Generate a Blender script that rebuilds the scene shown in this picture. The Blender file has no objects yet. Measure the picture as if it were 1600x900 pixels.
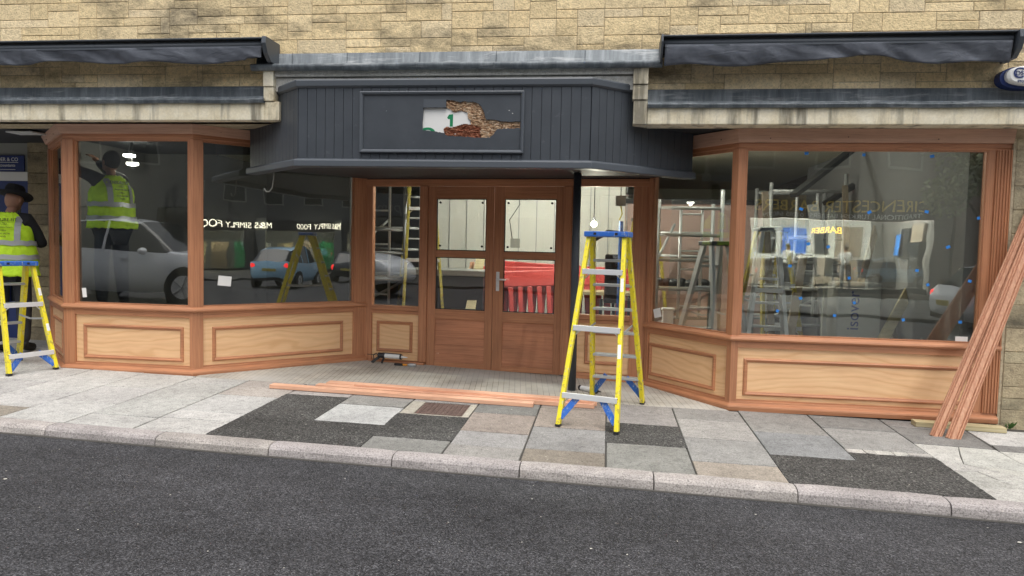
import bpy, bmesh, math, random
from mathutils import Vector, Matrix, noise
from mathutils.geometry import delaunay_2d_cdt
R = math.radians
rnd = random.Random(7)
scene = bpy.context.scene
col = scene.collection

# ------------------------------------------------------------------ camera, sky, sun, exposure
FPX = 1130.0
YAW, PITCH, ROLL = R(7.4), R(3.3), math.atan(.0227)
EYE = Vector((0, 0, 1.42))
fwd = Vector((-math.sin(YAW)*math.cos(PITCH), math.cos(YAW)*math.cos(PITCH), -math.sin(PITCH)))
r0 = Vector((math.cos(YAW), math.sin(YAW), 0)); u0 = r0.cross(fwd)
cr, sr = math.cos(ROLL), math.sin(ROLL)
rgt = cr*r0 + sr*u0; upv = cr*u0 - sr*r0
cam_d = bpy.data.cameras.new('camera'); cam = bpy.data.objects.new('camera', cam_d); col.objects.link(cam)
cam_d.sensor_width = 36; cam_d.lens = FPX/1600*36; cam_d.clip_start = .05; cam_d.clip_end = 1000
m = Matrix((rgt, upv, -fwd)).transposed().to_4x4(); m.translation = EYE
cam.matrix_world = m; scene.camera = cam

SUN_EL, SUN_AZ = 70, 160      # high, behind the camera, soft (overcast)
w = bpy.data.worlds.new('World'); scene.world = w; w.use_nodes = True
nt = w.node_tree; bg = nt.nodes['Background']
sky = nt.nodes.new('ShaderNodeTexSky'); sky.sky_type = 'NISHITA'; sky.sun_disc = False
sky.sun_elevation = R(SUN_EL); sky.sun_rotation = R(SUN_AZ); sky.dust_density = 4; sky.air_density = 1.2
hs = nt.nodes.new('ShaderNodeHueSaturation'); hs.inputs['Saturation'].default_value = .28
nt.links.new(sky.outputs[0], hs.inputs['Color']); nt.links.new(hs.outputs[0], bg.inputs[0]); bg.inputs[1].default_value = .15
sun_d = bpy.data.lights.new('sun', 'SUN'); sun_d.energy = 1.3; sun_d.angle = R(50); sun_d.color = (1, .96, .9)
sun = bpy.data.objects.new('sun', sun_d); col.objects.link(sun)
az = R(SUN_AZ); sdir = Vector((math.sin(az)*math.cos(R(SUN_EL)), math.cos(az)*math.cos(R(SUN_EL)), math.sin(R(SUN_EL))))
sun.rotation_euler = sdir.to_track_quat('Z', 'Y').to_euler(); sun.location = (3, -10, 20)
vs = scene.view_settings; vs.view_transform = 'Standard'; vs.look = 'None'; vs.gamma = 1; vs.use_curve_mapping = False
vs.exposure = .55
scene.cycles.max_bounces = 10; scene.cycles.transparent_max_bounces = 24; scene.cycles.glossy_bounces = 4
scene.cycles.use_denoising = True; scene.cycles.sample_clamp_indirect = 6

# ------------------------------------------------------------------ photo measurement helpers (pixels of the 1600x900 photo to metres on a real plane)
def ray(x, y): return (fwd*FPX + rgt*(x-800) - upv*(y-450)).normalized()
def onY(x, y, Y): d = ray(x, y); return EYE + d*((Y-EYE.y)/d.y)
def gz(X, Y): return -.0145*(X-1.1) + .02*(Y-6.65)
def onG(x, y, dz=0):
    d = ray(x, y); t = (dz+.0145*1.1-.02*6.65-EYE.z)/(d.z+.0145*d.x-.02*d.y); return EYE + d*t
def KY(X): return 4.735 - .0245*X            # back edge of kerb
def rz(X, Y): return -.098 - .0165*X + .02*(4.6-max(Y, 1.2))  # road surface

# ------------------------------------------------------------------ object helpers
ORG = {}
def thing(name, label, cat, loc=(0, 0, 0), group=None, kind=None):
    o = bpy.data.objects.new(name, None); col.objects.link(o); o.location = loc; o.empty_display_size = .1
    ORG[o] = Vector(loc); tag(o, label, cat, group, kind); return o
def tag(o, label=None, cat=None, group=None, kind=None):
    if label: o['label'] = label
    if cat: o['category'] = cat
    if group: o['group'] = group
    if kind: o['kind'] = kind
    return o
class MB:
    def __init__(s): s.v = []; s.f = []; s.c = []; s.col = None; s.m = []; s.mi = 0
    def add(s, vs_, fs):
        n = len(s.v); s.v += [Vector(p) for p in vs_]
        for f in fs: s.f.append([i+n for i in f]); s.c.append(s.col); s.m.append(s.mi)
    def box(s, a, b, M=None):
        a = Vector(a); b = Vector(b)
        p = [Vector((x, y, z)) for z in (a.z, b.z) for y in (a.y, b.y) for x in (a.x, b.x)]
        if M: p = [M @ q for q in p]
        s.add(p, [(0, 2, 3, 1), (4, 5, 7, 6), (0, 1, 5, 4), (2, 6, 7, 3), (0, 4, 6, 2), (1, 3, 7, 5)]); return s
    def bar(s, a, b, w_, h_, up=(0, 0, 1)):
        a = Vector(a); b = Vector(b); d = (b-a).normalized(); x = d.cross(Vector(up))
        if x.length < 1e-4: x = d.cross(Vector((1, 0, 0)))
        x.normalize(); y = x.cross(d)
        p = [q + x*(i*w_/2) + y*(j*h_/2) for q in (a, b) for i, j in ((-1, -1), (1, -1), (1, 1), (-1, 1))]
        s.add(p, [(3, 2, 1, 0), (4, 5, 6, 7), (0, 1, 5, 4), (1, 2, 6, 5), (2, 3, 7, 6), (3, 0, 4, 7)]); return s
    def tube(s, pts, r, n=8, caps=True):
        pts = [Vector(p) for p in pts]; rs = r if isinstance(r, (list, tuple)) else [r]*len(pts); vs_ = []
        ux = None
        for i, p in enumerate(pts):
            d = (pts[min(i+1, len(pts)-1)] - pts[max(i-1, 0)]).normalized()
            if ux is None: ux = d.orthogonal().normalized()
            else: ux = (ux - d*ux.dot(d)).normalized()
            uy = d.cross(ux)
            vs_ += [p + (ux*math.cos(2*math.pi*k/n) + uy*math.sin(2*math.pi*k/n))*rs[i] for k in range(n)]
        fs = [(i*n+k, i*n+(k+1) % n, (i+1)*n+(k+1) % n, (i+1)*n+k) for i in range(len(pts)-1) for k in range(n)]
        if caps: fs += [tuple(range(n))[::-1], tuple((len(pts)-1)*n+k for k in range(n))]
        s.add(vs_, fs); return s
    def prism(s, poly, z0, z1):            # plan polygon, z0/z1 numbers or functions
        n = len(poly); g0 = z0 if callable(z0) else (lambda x, y: z0); g1 = z1 if callable(z1) else (lambda x, y: z1)
        vs_ = [(p[0], p[1], g0(p[0], p[1])) for p in poly] + [(p[0], p[1], g1(p[0], p[1])) for p in poly]
        area = sum(poly[i][0]*poly[(i+1) % n][1]-poly[(i+1) % n][0]*poly[i][1] for i in range(n))
        fs = [tuple(range(n))[::-1], tuple(range(n, 2*n))] + [(i, (i+1) % n, n+(i+1) % n, n+i) for i in range(n)]
        if area < 0: fs = [tuple(reversed(f)) for f in fs]
        s.add(vs_, fs); return s
    def sweep(s, path, prof, closed_prof=True):   # path: plan points; prof: (outward, z); outward = right side of travel (street side for left->right)
        P = [Vector((p[0], p[1])) for p in path]; n = len(prof); vs_ = []
        for i, p in enumerate(P):
            if i == 0: d = (P[1]-P[0]).normalized(); mit = Vector((d.y, -d.x))
            elif i == len(P)-1: d = (P[-1]-P[-2]).normalized(); mit = Vector((d.y, -d.x))
            else:
                d1 = (P[i]-P[i-1]).normalized(); d2 = (P[i+1]-P[i]).normalized()
                n1 = Vector((d1.y, -d1.x)); n2 = Vector((d2.y, -d2.x)); mit = (n1+n2)/(1+n1.dot(n2))
            for o_, z in prof: vs_.append((p.x+mit.x*o_, p.y+mit.y*o_, z))
        fs = [(i*n+k, (i+1)*n+k, (i+1)*n+(k+1) % n, i*n+(k+1) % n) for i in range(len(P)-1) for k in range(n)]
        fs += [tuple(range(n)), tuple((len(P)-1)*n+k for k in range(n))[::-1]]
        s.add(vs_, fs); return s
    def ball(s, c, r, seg=12, rings=8, M=None):
        c = Vector(c); r = Vector(r) if hasattr(r, '__len__') else Vector((r, r, r)); vs_ = []
        for i in range(rings+1):
            th = math.pi*i/rings
            for k in range(seg):
                a = 2*math.pi*k/seg; q = Vector((r.x*math.sin(th)*math.cos(a), r.y*math.sin(th)*math.sin(a), r.z*math.cos(th)))
                vs_.append(c + (M @ q if M else q))
        fs = [(i*seg+k, (i+1)*seg+k, (i+1)*seg+(k+1) % seg, i*seg+(k+1) % seg) for i in range(rings) for k in range(seg)]
        s.add(vs_, fs); return s
    def rings(s, rg, cap=True):            # list of rings of equal count
        n = len(rg[0]); vs_ = [p for r_ in rg for p in r_]
        fs = [(i*n+k, i*n+(k+1) % n, (i+1)*n+(k+1) % n, (i+1)*n+k) for i in range(len(rg)-1) for k in range(n)]
        if cap: fs += [tuple(range(n))[::-1], tuple((len(rg)-1)*n+k for k in range(n))]
        s.add(vs_, fs); return s
    def build(s, name, mat, parent=None, bevel=0, smooth=False, label=None, sub=0):
        org = ORG.get(parent, Vector((0, 0, 0)))
        if parent is None and s.v:
            lo = Vector((min(p.x for p in s.v), min(p.y for p in s.v), min(p.z for p in s.v))); hi = Vector((max(p.x for p in s.v), max(p.y for p in s.v), 0))
            org = Vector(((lo.x+hi.x)/2, (lo.y+hi.y)/2, lo.z))
        me = bpy.data.meshes.new(name); me.from_pydata([p-org for p in s.v], [], s.f)
        mats = mat if isinstance(mat, (list, tuple)) else [mat]
        for q in mats: me.materials.append(q)
        if len(mats) > 1: me.polygons.foreach_set('material_index', s.m)
        if any(c is not None for c in s.c):
            at = me.color_attributes.new('Col', 'FLOAT_COLOR', 'CORNER'); k = 0
            for p, c in zip(me.polygons, s.c):
                cc = tuple(c)+(1,) if c is not None else (1, 1, 1, 1)
                for _ in p.loop_indices: at.data[k].color = cc; k += 1
        if smooth:
            if not any(c is not None for c in s.c):
                b_ = bmesh.new(); b_.from_mesh(me); bmesh.ops.remove_doubles(b_, verts=b_.verts, dist=1e-5); b_.to_mesh(me); b_.free()
            me.polygons.foreach_set('use_smooth', [True]*len(me.polygons))
        me.update(); o = bpy.data.objects.new(name, me); col.objects.link(o)
        if parent is not None: o.parent = parent; ORG[o] = org
        else: o.location = org; ORG[o] = org
        if bevel:
            b = o.modifiers.new('bevel', 'BEVEL'); b.width = bevel; b.segments = 2; b.limit_method = 'ANGLE'; b.angle_limit = R(35)
        if sub: b = o.modifiers.new('sub', 'SUBSURF'); b.levels = sub; b.render_levels = sub
        if label: o['label'] = label
        return o
def copy_tree(o, parent=None):
    c = o.copy(); col.objects.link(c)
    if parent is not None: c.parent = parent
    for ch in list(o.children): copy_tree(ch, c)
    return c
def text(name, s, size, p, u, n, mat, parent=None, ext=.002, align='CENTER', width=None, rot=0):
    cu = bpy.data.curves.new(name, 'FONT'); cu.body = s; cu.size = size; cu.align_x = align; cu.align_y = 'CENTER'; cu.extrude = ext
    ob = bpy.data.objects.new(name, cu); col.objects.link(ob)
    bpy.context.view_layer.update()
    me = bpy.data.meshes.new_from_object(ob.evaluated_get(bpy.context.evaluated_depsgraph_get()))
    bpy.data.objects.remove(ob)
    xs = [v.co.x for v in me.vertices]; k = 1
    if width and xs: k = width/(max(xs)-min(xs))
    u = Vector(u).normalized(); n = Vector(n).normalized(); up = n.cross(u)
    org = ORG.get(parent, Vector((0, 0, 0))); p = Vector(p)
    for v in me.vertices:
        c = v.co.copy(); c.x *= k; c = Matrix.Rotation(rot, 3, 'Z') @ c
        v.co = p + u*c.x + up*c.y + n*c.z - org
    me.materials.clear(); me.materials.append(mat); me.name = name
    o = bpy.data.objects.new(name, me); col.objects.link(o)
    if parent is not None: o.parent = parent; ORG[o] = org
    return o

# ------------------------------------------------------------------ materials
def mat(name, base=(.5, .5, .5), rough=.6, metal=0, spec=.5, emit=None, estr=0):
    m_ = bpy.data.materials.new(name); m_.use_nodes = True; b = m_.node_tree.nodes['Principled BSDF']
    b.inputs['Base Color'].default_value = (*base, 1); b.inputs['Roughness'].default_value = rough; b.inputs['Metallic'].default_value = metal
    b.inputs['Specular IOR Level'].default_value = spec
    if emit: b.inputs['Emission Color'].default_value = (*emit, 1); b.inputs['Emission Strength'].default_value = estr
    return m_
class NT:
    def __init__(s, m_): s.m = m_; s.t = m_.node_tree; s.b = s.t.nodes['Principled BSDF']; s.pos = s.t.nodes.new('ShaderNodeNewGeometry').outputs['Position']
    def n(s, k, **kw):
        x = s.t.nodes.new(k)
        for a, v in kw.items(): setattr(x, a, v)
        return x
    def L(s, a, b): s.t.links.new(a, b)
    def vec(s, sc, src=None, rot=None):
        mp = s.n('ShaderNodeMapping'); mp.inputs['Scale'].default_value = sc
        if rot: mp.inputs['Rotation'].default_value = rot
        s.L(src or s.pos, mp.inputs['Vector']); return mp.outputs[0]
    def noise(s, sc, scale=1, detail=4, rough=.55, dist=0):
        x = s.n('ShaderNodeTexNoise'); x.inputs['Scale'].default_value = scale; x.inputs['Detail'].default_value = detail; x.inputs['Roughness'].default_value = rough; x.inputs['Distortion'].default_value = dist
        s.L(s.vec(sc), x.inputs['Vector']); return x.outputs['Fac']
    def ramp(s, f, st):
        x = s.n('ShaderNodeValToRGB'); e = x.color_ramp.elements
        e[0].position = st[0][0]; e[1].position = st[-1][0]
        c4 = lambda c: (*c, 1) if hasattr(c, '__len__') else (c, c, c, 1)
        e[0].color = c4(st[0][1]); e[1].color = c4(st[-1][1])
        for p, c in st[1:-1]: q = e.new(p); q.color = c4(c)
        s.L(f, x.inputs[0]); return x.outputs[0]
    def mix(s, a, b, f=.5, mode='MIX'):
        x = s.n('ShaderNodeMix', data_type='RGBA', blend_type=mode)
        for v, i in ((f, 0), (a, 6), (b, 7)):
            if hasattr(v, 'is_linked'): s.L(v, x.inputs[i])
            elif i == 0: x.inputs[0].default_value = v
            else: x.inputs[i].default_value = (*v, 1) if hasattr(v, '__len__') else (v, v, v, 1)
        return x.outputs[2]
    def attr(s): x = s.n('ShaderNodeVertexColor'); x.layer_name = 'Col'; return x.outputs[0]
    def base(s, c): s.L(c, s.b.inputs['Base Color'])
    def bump(s, h, st=.3, d=.01):
        x = s.n('ShaderNodeBump'); x.inputs['Strength'].default_value = st; x.inputs['Distance'].default_value = d
        s.L(h, x.inputs['Height']); s.L(x.outputs[0], s.b.inputs['Normal'])
    def rough(s, f, a, b): s.L(s.ramp(f, [(0, a), (1, b)]), s.b.inputs['Roughness'])

def wood(name, c1, c2, vertical, rough=.55, fine=1.0, var=.3):
    m_ = mat(name, c1, rough); t = NT(m_)
    lo, hi = 1.3, 46*fine
    sc = (hi, hi, lo) if vertical else (lo, lo, hi)
    g = t.noise(sc, 1, 5, .6, .6)
    big = t.noise((3, 3, 1) if vertical else (1.5, 1.5, 5), 1, 3, .5)
    c = t.ramp(g, [(.3, c2), (.62, c1)])
    c = t.mix(c, t.ramp(big, [(.3, 1-var), (.7, 1+var*.35)]), 1, 'MULTIPLY')
    pores = t.noise((170, 170, 5) if vertical else (5, 5, 170), 1, 2, .5)
    c = t.mix(c, t.ramp(pores, [(.36, .72), (.46, 1)]), .6, 'MULTIPLY')
    t.base(c); t.bump(g, .12, .004); return m_
M = {}
M['wv'] = wood('red_hardwood_upright', (.50, .225, .112), (.38, .155, .075), True, .5, 1.6, .18)
M['wh'] = wood('red_hardwood_level', (.51, .23, .114), (.39, .16, .078), False, .5, 1.6, .18)
M['prime'] = wood('pale_headboard', (.56, .34, .24), (.47, .27, .19), False, .6, 1.4, .15)
M['doorw'] = wood('door_panel_wood', (.54, .235, .125), (.41, .165, .085), False, .5, 1.2, .3)
M['lean'] = wood('planed_hardwood', (.62, .34, .215), (.46, .21, .125), True, .6, 1.4, .12)
M['plank'] = wood('pink_hardwood', (.78, .45, .30), (.60, .30, .19), False, .6, .6, .15)
M['oldwood'] = wood('grey_board', (.25, .2, .14), (.16, .12, .08), True, .7)
M['softw'] = wood('softwood', (.55, .48, .30), (.45, .37, .2), False, .7)
def ply():
    m_ = mat('birch_ply', rough=.5); t = NT(m_)
    n1 = t.noise((1.6, 1.6, 8), 1, 3, .5, 1.4)
    wv = t.n('ShaderNodeTexWave'); wv.bands_direction = 'Z'; wv.inputs['Scale'].default_value = 2.2; wv.inputs['Distortion'].default_value = 14; wv.inputs['Detail'].default_value = 3; wv.inputs['Detail Scale'].default_value = .7
    t.L(t.vec((.5, .5, 1.5)), wv.inputs['Vector'])
    fine = t.noise((4, 4, 120), 1, 3, .6)
    c = t.ramp(wv.outputs['Fac'], [(0, (.68, .41, .215)), (.10, (.745, .475, .265)), (.6, (.77, .50, .285)), (1, (.72, .455, .25))])
    c = t.mix(c, t.ramp(n1, [(.3, (.95, .90, .86)), (.7, (1.03, 1.03, 1.0))]), 1, 'MULTIPLY')
    c = t.mix(c, t.ramp(fine, [(.3, .95), (.6, 1.02)]), 1, 'MULTIPLY')
    t.base(c); return m_
M['ply'] = ply()
def charcoal():
    m_ = mat('charcoal_paint', (.043, .052, .066), .42); t = NT(m_)
    a = t.noise((30, 30, 3), 1, 4, .6); b = t.noise((2, 2, 2), 1, 5, .65)
    c = t.ramp(b, [(.3, (.040, .047, .057)), (.7, (.060, .069, .082))])
    sp = t.noise((9, 9, 14), 1, 6, .75); c = t.mix(c, (.14, .15, .17), t.ramp(sp, [(.62, 0), (.72, .45)]))
    t.base(c); t.bump(a, .12, .003); t.rough(b, .34, .55); return m_
M['char'] = charcoal()
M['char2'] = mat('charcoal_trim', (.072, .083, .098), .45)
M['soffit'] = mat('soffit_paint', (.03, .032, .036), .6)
def stone(name, base_c, stain=.5, bumpy=1.0, att=True):
    m_ = mat(name, base_c, .9, spec=.2); t = NT(m_)
    c = t.attr() if att else base_c
    a = t.noise((22, 22, 22), 1, 6, .7); c = t.mix(c, t.ramp(a, [(.3, .74), (.7, 1.16)]), 1, 'MULTIPLY')
    p = t.noise((70, 70, 70), 1, 3, .6); c = t.mix(c, t.ramp(p, [(.34, .68), (.47, 1)]), .8, 'MULTIPLY')
    s1 = t.noise((1.1, 1.1, 2.4), 1, 7, .68); c = t.mix(c, (.06, .055, .045), t.ramp(s1, [(.50, 0), (.70, stain)]))
    t.base(c); t.bump(t.mix(a, p, .5), .8*bumpy, .012); return m_
M['stone'] = stone('ashlar_stone', (.42, .34, .2), .88, 1.5)
M['mortar'] = stone('mortar', (.48, .40, .28), .4, .5, False)
def lintel():
    m_ = mat('weathered_limestone', (.6, .56, .45), .9, spec=.2); t = NT(m_)
    a = t.noise((5, 5, 5), 1, 7, .7); c = t.ramp(a, [(.28, (.46, .38, .25)), (.42, (.74, .66, .48)), (.65, (.86, .80, .64))])
    f = t.noise((45, 45, 45), 1, 4, .7); c = t.mix(c, t.ramp(f, [(.3, .86), (.7, 1.06)]), 1, 'MULTIPLY')
    v = t.noise((9, 9, .9), 1, 5, .6); c = t.mix(c, (.1, .09, .07), t.ramp(v, [(.50, 0), (.68, .75)]))
    t.base(c); t.bump(a, .4, .01); return m_
M['lintel'] = lintel()
def lead():
    m_ = mat('lead_sheet', (.2, .23, .26), .5, .3); t = NT(m_)
    v = t.noise((14, 14, 1.6), 1, 6, .7); h = t.noise((2.5, 2.5, 20), 1, 5, .7, .5)
    c = t.ramp(v, [(.25, (.06, .072, .085)), (.5, (.135, .155, .17)), (.75, (.27, .295, .31))])
    c = t.mix(c, (.5, .51, .51), t.ramp(h, [(.55, 0), (.72, .55)])); t.base(c); t.bump(h, .3, .01); t.rough(v, .35, .65); return m_
M['lead'] = lead()
M['peel'] = stone('peeling_white', (.62, .61, .57), .6, .6, False)
def asphalt(name, c1, c2, speck, bs=.7, sc=115):
    m_ = mat(name, c1, .9, spec=.3); t = NT(m_)
    vo = t.n('ShaderNodeTexVoronoi'); vo.inputs['Scale'].default_value = sc; t.L(t.pos, vo.inputs['Vector'])
    vc = t.n('ShaderNodeSeparateColor'); t.L(vo.outputs['Color'], vc.inputs[0])
    c = t.ramp(vc.outputs[0], [(0, tuple(q*.5 for q in c1)), (.35, c1), (.65, c2), (.88, tuple(q*1.5 for q in c2)), (1, speck)])
    big = t.noise((.5, 1.4, 1), 1, 6, .6); c = t.mix(c, t.ramp(big, [(.32, .72), (.5, 1), (.68, 1.25)]), 1, 'MULTIPLY')
    mid = t.noise((9, 9, 9), 1, 4, .7); c = t.mix(c, t.ramp(mid, [(.3, .8), (.7, 1.2)]), 1, 'MULTIPLY')
    st = t.noise((2.3, 2.3, 2.3), 1, 6, .75); c = t.mix(c, tuple(q*.45 for q in c1), t.ramp(st, [(.64, 0), (.70, .6)]))
    pale = t.noise((3.1, 1.2, 3.1), 1.3, 7, .8); c = t.mix(c, tuple(q*2.2 for q in c2), t.ramp(pale, [(.66, 0), (.75, .5)]))
    t.base(c); t.bump(t.mix(vo.outputs['Distance'], mid, .3), bs, .014); t.rough(vc.outputs[1], .55, .98); return m_
M['road'] = asphalt('road_asphalt', (.030, .030, .033), (.056, .056, .061), (.14, .14, .15), .6, 150)
M['patch'] = asphalt('pavement_asphalt', (.048, .047, .045), (.074, .073, .070), (.20, .195, .185))
def slabm():
    m_ = mat('paving_slab', (.4, .4, .4), .85, spec=.25); t = NT(m_)
    c = t.attr(); a = t.noise((16, 16, 16), 1, 8, .8); c = t.mix(c, t.ramp(a, [(.30, .66), (.50, 1), (.72, 1.22)]), 1, 'MULTIPLY')
    p = t.noise((100, 100, 100), 1, 3, .7); c = t.mix(c, t.ramp(p, [(.36, .55), (.48, 1), (.66, 1.25)]), .85, 'MULTIPLY')
    g = t.noise((24, 24, 24), 1, 3, .6); c = t.mix(c, (.72, .70, .66), t.ramp(g, [(.72, 0), (.76, .6)])); g2 = t.noise((38, 38, 38), 1, 2, .5); c = t.mix(c, (.06, .055, .05), t.ramp(g2, [(.70, 0), (.74, .7)]))
    s1 = t.noise((1.7, 1.7, 1.7), 1, 6, .7); c = t.mix(c, t.ramp(s1, [(.3, .80), (.6, 1.04)]), 1, 'MULTIPLY')
    t.base(c); t.bump(t.mix(a, p, .6), .45, .006); return m_
M['slab'] = slabm()
M['joint'] = mat('joint_grit', (.06, .056, .05), .95)
def kerbm():
    m_ = mat('granite_kerb', (.4, .35, .33), .85, spec=.3); t = NT(m_)
    c = t.attr(); p = t.noise((95, 95, 95), 1, 4, .75); c = t.mix(c, t.ramp(p, [(.34, .42), (.5, 1), (.68, 1.3)]), 1, 'MULTIPLY')
    s1 = t.noise((2.4, 2.4, 6), 1, 6, .7); c = t.mix(c, t.ramp(s1, [(.3, .66), (.65, 1.08)]), 1, 'MULTIPLY')
    t.base(c); t.bump(p, .8, .006); return m_
M['kerb'] = kerbm()
def tilem():
    m_ = mat('ribbed_tile', (.4, .36, .3), .75, spec=.3); t = NT(m_)
    br = t.n('ShaderNodeTexBrick'); br.offset = .5; br.inputs['Scale'].default_value = 1; br.inputs['Mortar Size'].default_value = .0028; br.inputs['Brick Width'].default_value = .21; br.inputs['Row Height'].default_value = .055
    br.inputs['Color1'].default_value = (.45, .41, .35, 1); br.inputs['Color2'].default_value = (.41, .38, .33, 1); br.inputs['Mortar'].default_value = (.20, .18, .155, 1)
    t.L(t.vec((1, 1, 1), rot=(0, 0, R(83))), br.inputs['Vector'])
    a = t.noise((3, 3, 3), 1, 6, .7); c = t.mix(br.outputs['Color'], t.ramp(a, [(.3, .7), (.7, 1.15)]), 1, 'MULTIPLY')
    d = t.noise((1.3, 1.3, 1.3), 1, 5, .6); c = t.mix(c, (.50, .49, .46), t.ramp(d, [(.40, 0), (.64, .62)])); t.base(c); return m_
M['tile'] = tilem()
def glass(name, r0_, tint=(1, 1, 1), rgh=0):
    m_ = bpy.data.materials.new(name); m_.use_nodes = True; t = m_.node_tree; t.nodes.clear()
    out = t.nodes.new('ShaderNodeOutputMaterial'); mx = t.nodes.new('ShaderNodeMixShader'); tr = t.nodes.new('ShaderNodeBsdfTransparent'); gl = t.nodes.new('ShaderNodeBsdfGlossy')
    tr.inputs[0].default_value = (*tint, 1); gl.inputs['Roughness'].default_value = rgh
    lw = t.nodes.new('ShaderNodeLayerWeight'); lw.inputs['Blend'].default_value = .5
    pw = t.nodes.new('ShaderNodeMath'); pw.operation = 'POWER'; pw.inputs[1].default_value = 4.5
    ma = t.nodes.new('ShaderNodeMath'); ma.operation = 'MULTIPLY_ADD'; ma.inputs[1].default_value = .8; ma.inputs[2].default_value = r0_
    t.links.new(lw.outputs['Facing'], pw.inputs[0]); t.links.new(pw.outputs[0], ma.inputs[0]); t.links.new(ma.outputs[0], mx.inputs[0])
    t.links.new(tr.outputs[0], mx.inputs[1]); t.links.new(gl.outputs[0], mx.inputs[2]); t.links.new(mx.outputs[0], out.inputs[0])
    # slight waviness of the pane
    g = t.nodes.new('ShaderNodeNewGeometry'); no = t.nodes.new('ShaderNodeTexNoise'); no.inputs['Scale'].default_value = 1.6; bu = t.nodes.new('ShaderNodeBump'); bu.inputs['Strength'].default_value = .13; bu.inputs['Distance'].default_value = .01
    t.links.new(g.outputs['Position'], no.inputs['Vector']); t.links.new(no.outputs[0], bu.inputs['Height']); t.links.new(bu.outputs[0], gl.inputs['Normal'])
    return m_
M['glass'] = glass('window_glass', .17, (.90, .93, .92))
M['cglass'] = mat('dark_car_glass', (.012, .015, .018), .06)
M['film'] = mat('film', (.8, .84, .86), .25)
M['alu'] = mat('aluminium', (.72, .73, .74), .4, .25)
M['alud'] = mat('dull_aluminium', (.42, .43, .43), .5, .3)
def scuff(name, c, c2, rough=.45):
    m_ = mat(name, c, rough); t = NT(m_); a = t.noise((25, 25, 25), 1, 5, .75)
    a2 = t.noise((60, 60, 9), 1, 5, .75); cc_ = t.mix(c, c2, t.ramp(a, [(.56, 0), (.60, .85)])); t.base(t.mix(cc_, (.5, .48, .42), t.ramp(a2, [(.58, 0), (.62, .8)]))); t.bump(a, .1, .002); return m_
M['yel'] = scuff('yellow_fibreglass', (.80, .68, .02), (.45, .36, .05), .4)
M['yeld'] = scuff('darkened_yellow', (.38, .31, .03), (.2, .17, .08), .6)  # ladder yellow darkened in colour to sit in the dim interior
M['blue'] = scuff('blue_plastic', (.025, .13, .50), (.12, .22, .5), .45)
M['black'] = mat('black_rubber', (.012, .012, .013), .7)
M['blackp'] = mat('black_plastic', (.02, .02, .022), .4)
M['jacket'] = mat('black_cloth', (.016, .016, .02), .9)
M['trouser'] = mat('dark_trousers', (.022, .024, .03), .9)
def hiv():
    m_ = mat('hi_vis', (.55, .85, .02), .7, emit=None); t = NT(m_); a = t.noise((9, 9, 6), 1, 4, .6, .5)
    t.base(t.ramp(a, [(.3, (.45, .72, .015)), (.6, (.62, .93, .03))])); t.bump(a, .7, .03); return m_
M['hiv'] = hiv(); M['refl'] = mat('reflective_tape', (.42, .43, .44), .4, .2)
M['skin'] = mat('skin', (.33, .17, .11), .6); M['felt'] = mat('black_felt', (.012, .012, .014), .95)
M['white'] = mat('white_paint', (.75, .75, .73), .5); M['paper'] = mat('white_paper', (.8, .8, .78), .7)
M['green'] = mat('green_vinyl', (.01, .22, .09), .4); M['navy'] = mat('navy', (.012, .03, .14), .4); M['red'] = mat('red_plastic', (.46, .045, .04), .45)
M['dot'] = mat('blue_tape', (.02, .2, .62), .5)
M['ceil'] = mat('ceiling_plaster', (.62, .62, .50), .9); M['plaster'] = mat('white_plasterboard', (.78, .78, .72), .85)
M['pinkpb'] = mat('pink_plaster', (.50, .36, .32), .9); M['greyw'] = mat('grey_render', (.28, .285, .26), .9); M['dimwall'] = mat('darkened_wall', (.10, .10, .095), .9); M['floor'] = mat('dusty_concrete', (.2, .18, .15), .9)
M['dkfl'] = mat('dark_floor', (.10, .09, .08), .9)
M['lit'] = mat('lamp_glow', (1, 1, 1), .5, emit=(1, .95, .82), estr=14)
M['bulb'] = mat('bulb_glow', (1, 1, 1), .5, emit=(1, .86, .5), estr=60)
M['neon'] = mat('lit_letters', (1, 1, 1), .5, emit=(1, .92, .68), estr=4)
M['tail'] = mat('tail_light', (.6, .01, .01), .3, emit=(1, .03, .03), estr=2.5)
def awnf():
    m_ = mat('awning_fabric', (.075, .085, .11), .8); t = NT(m_)
    a = t.noise((3, 3, 3), 1, 5, .65, 1.0); t.base(t.ramp(a, [(.3, (.058, .065, .080)), (.7, (.12, .132, .160))]))
    b = t.n('ShaderNodeTexNoise'); b.inputs['Scale'].default_value = 1; b.inputs['Distortion'].default_value = 1.5; t.L(t.vec((4, 4, 9), rot=(0, R(35), 0)), b.inputs['Vector'])
    t.bump(b.outputs[0], .35, .03); return m_
M['awn'] = awnf()
M['rot'] = None
def rotm(nm_, stops):
    m_ = mat(nm_, (.3, .15, .08), .95, spec=.1); t = NT(m_)
    a = t.noise((30, 30, 60), 1, 6, .8, 1); v = t.noise((60, 60, 9), 1, 4, .7)
    c = t.ramp(a, stops)
    c = t.mix(c, t.ramp(v, [(.35, .6), (.6, 1.15)]), .7, 'MULTIPLY'); t.base(c); t.bump(a, 1, .03); return m_
M['rot'] = rotm('rotten_wood', [(.3, (.05, .014, .010)), (.44, (.22, .07, .04)), (.54, (.36, .14, .08)), (.70, (.62, .40, .27))]); M['rot2'] = rotm('splintered_wood', [(.32, (.06, .022, .012)), (.44, (.38, .21, .12)), (.54, (.66, .46, .29)), (.66, (.90, .80, .66))])

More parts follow.
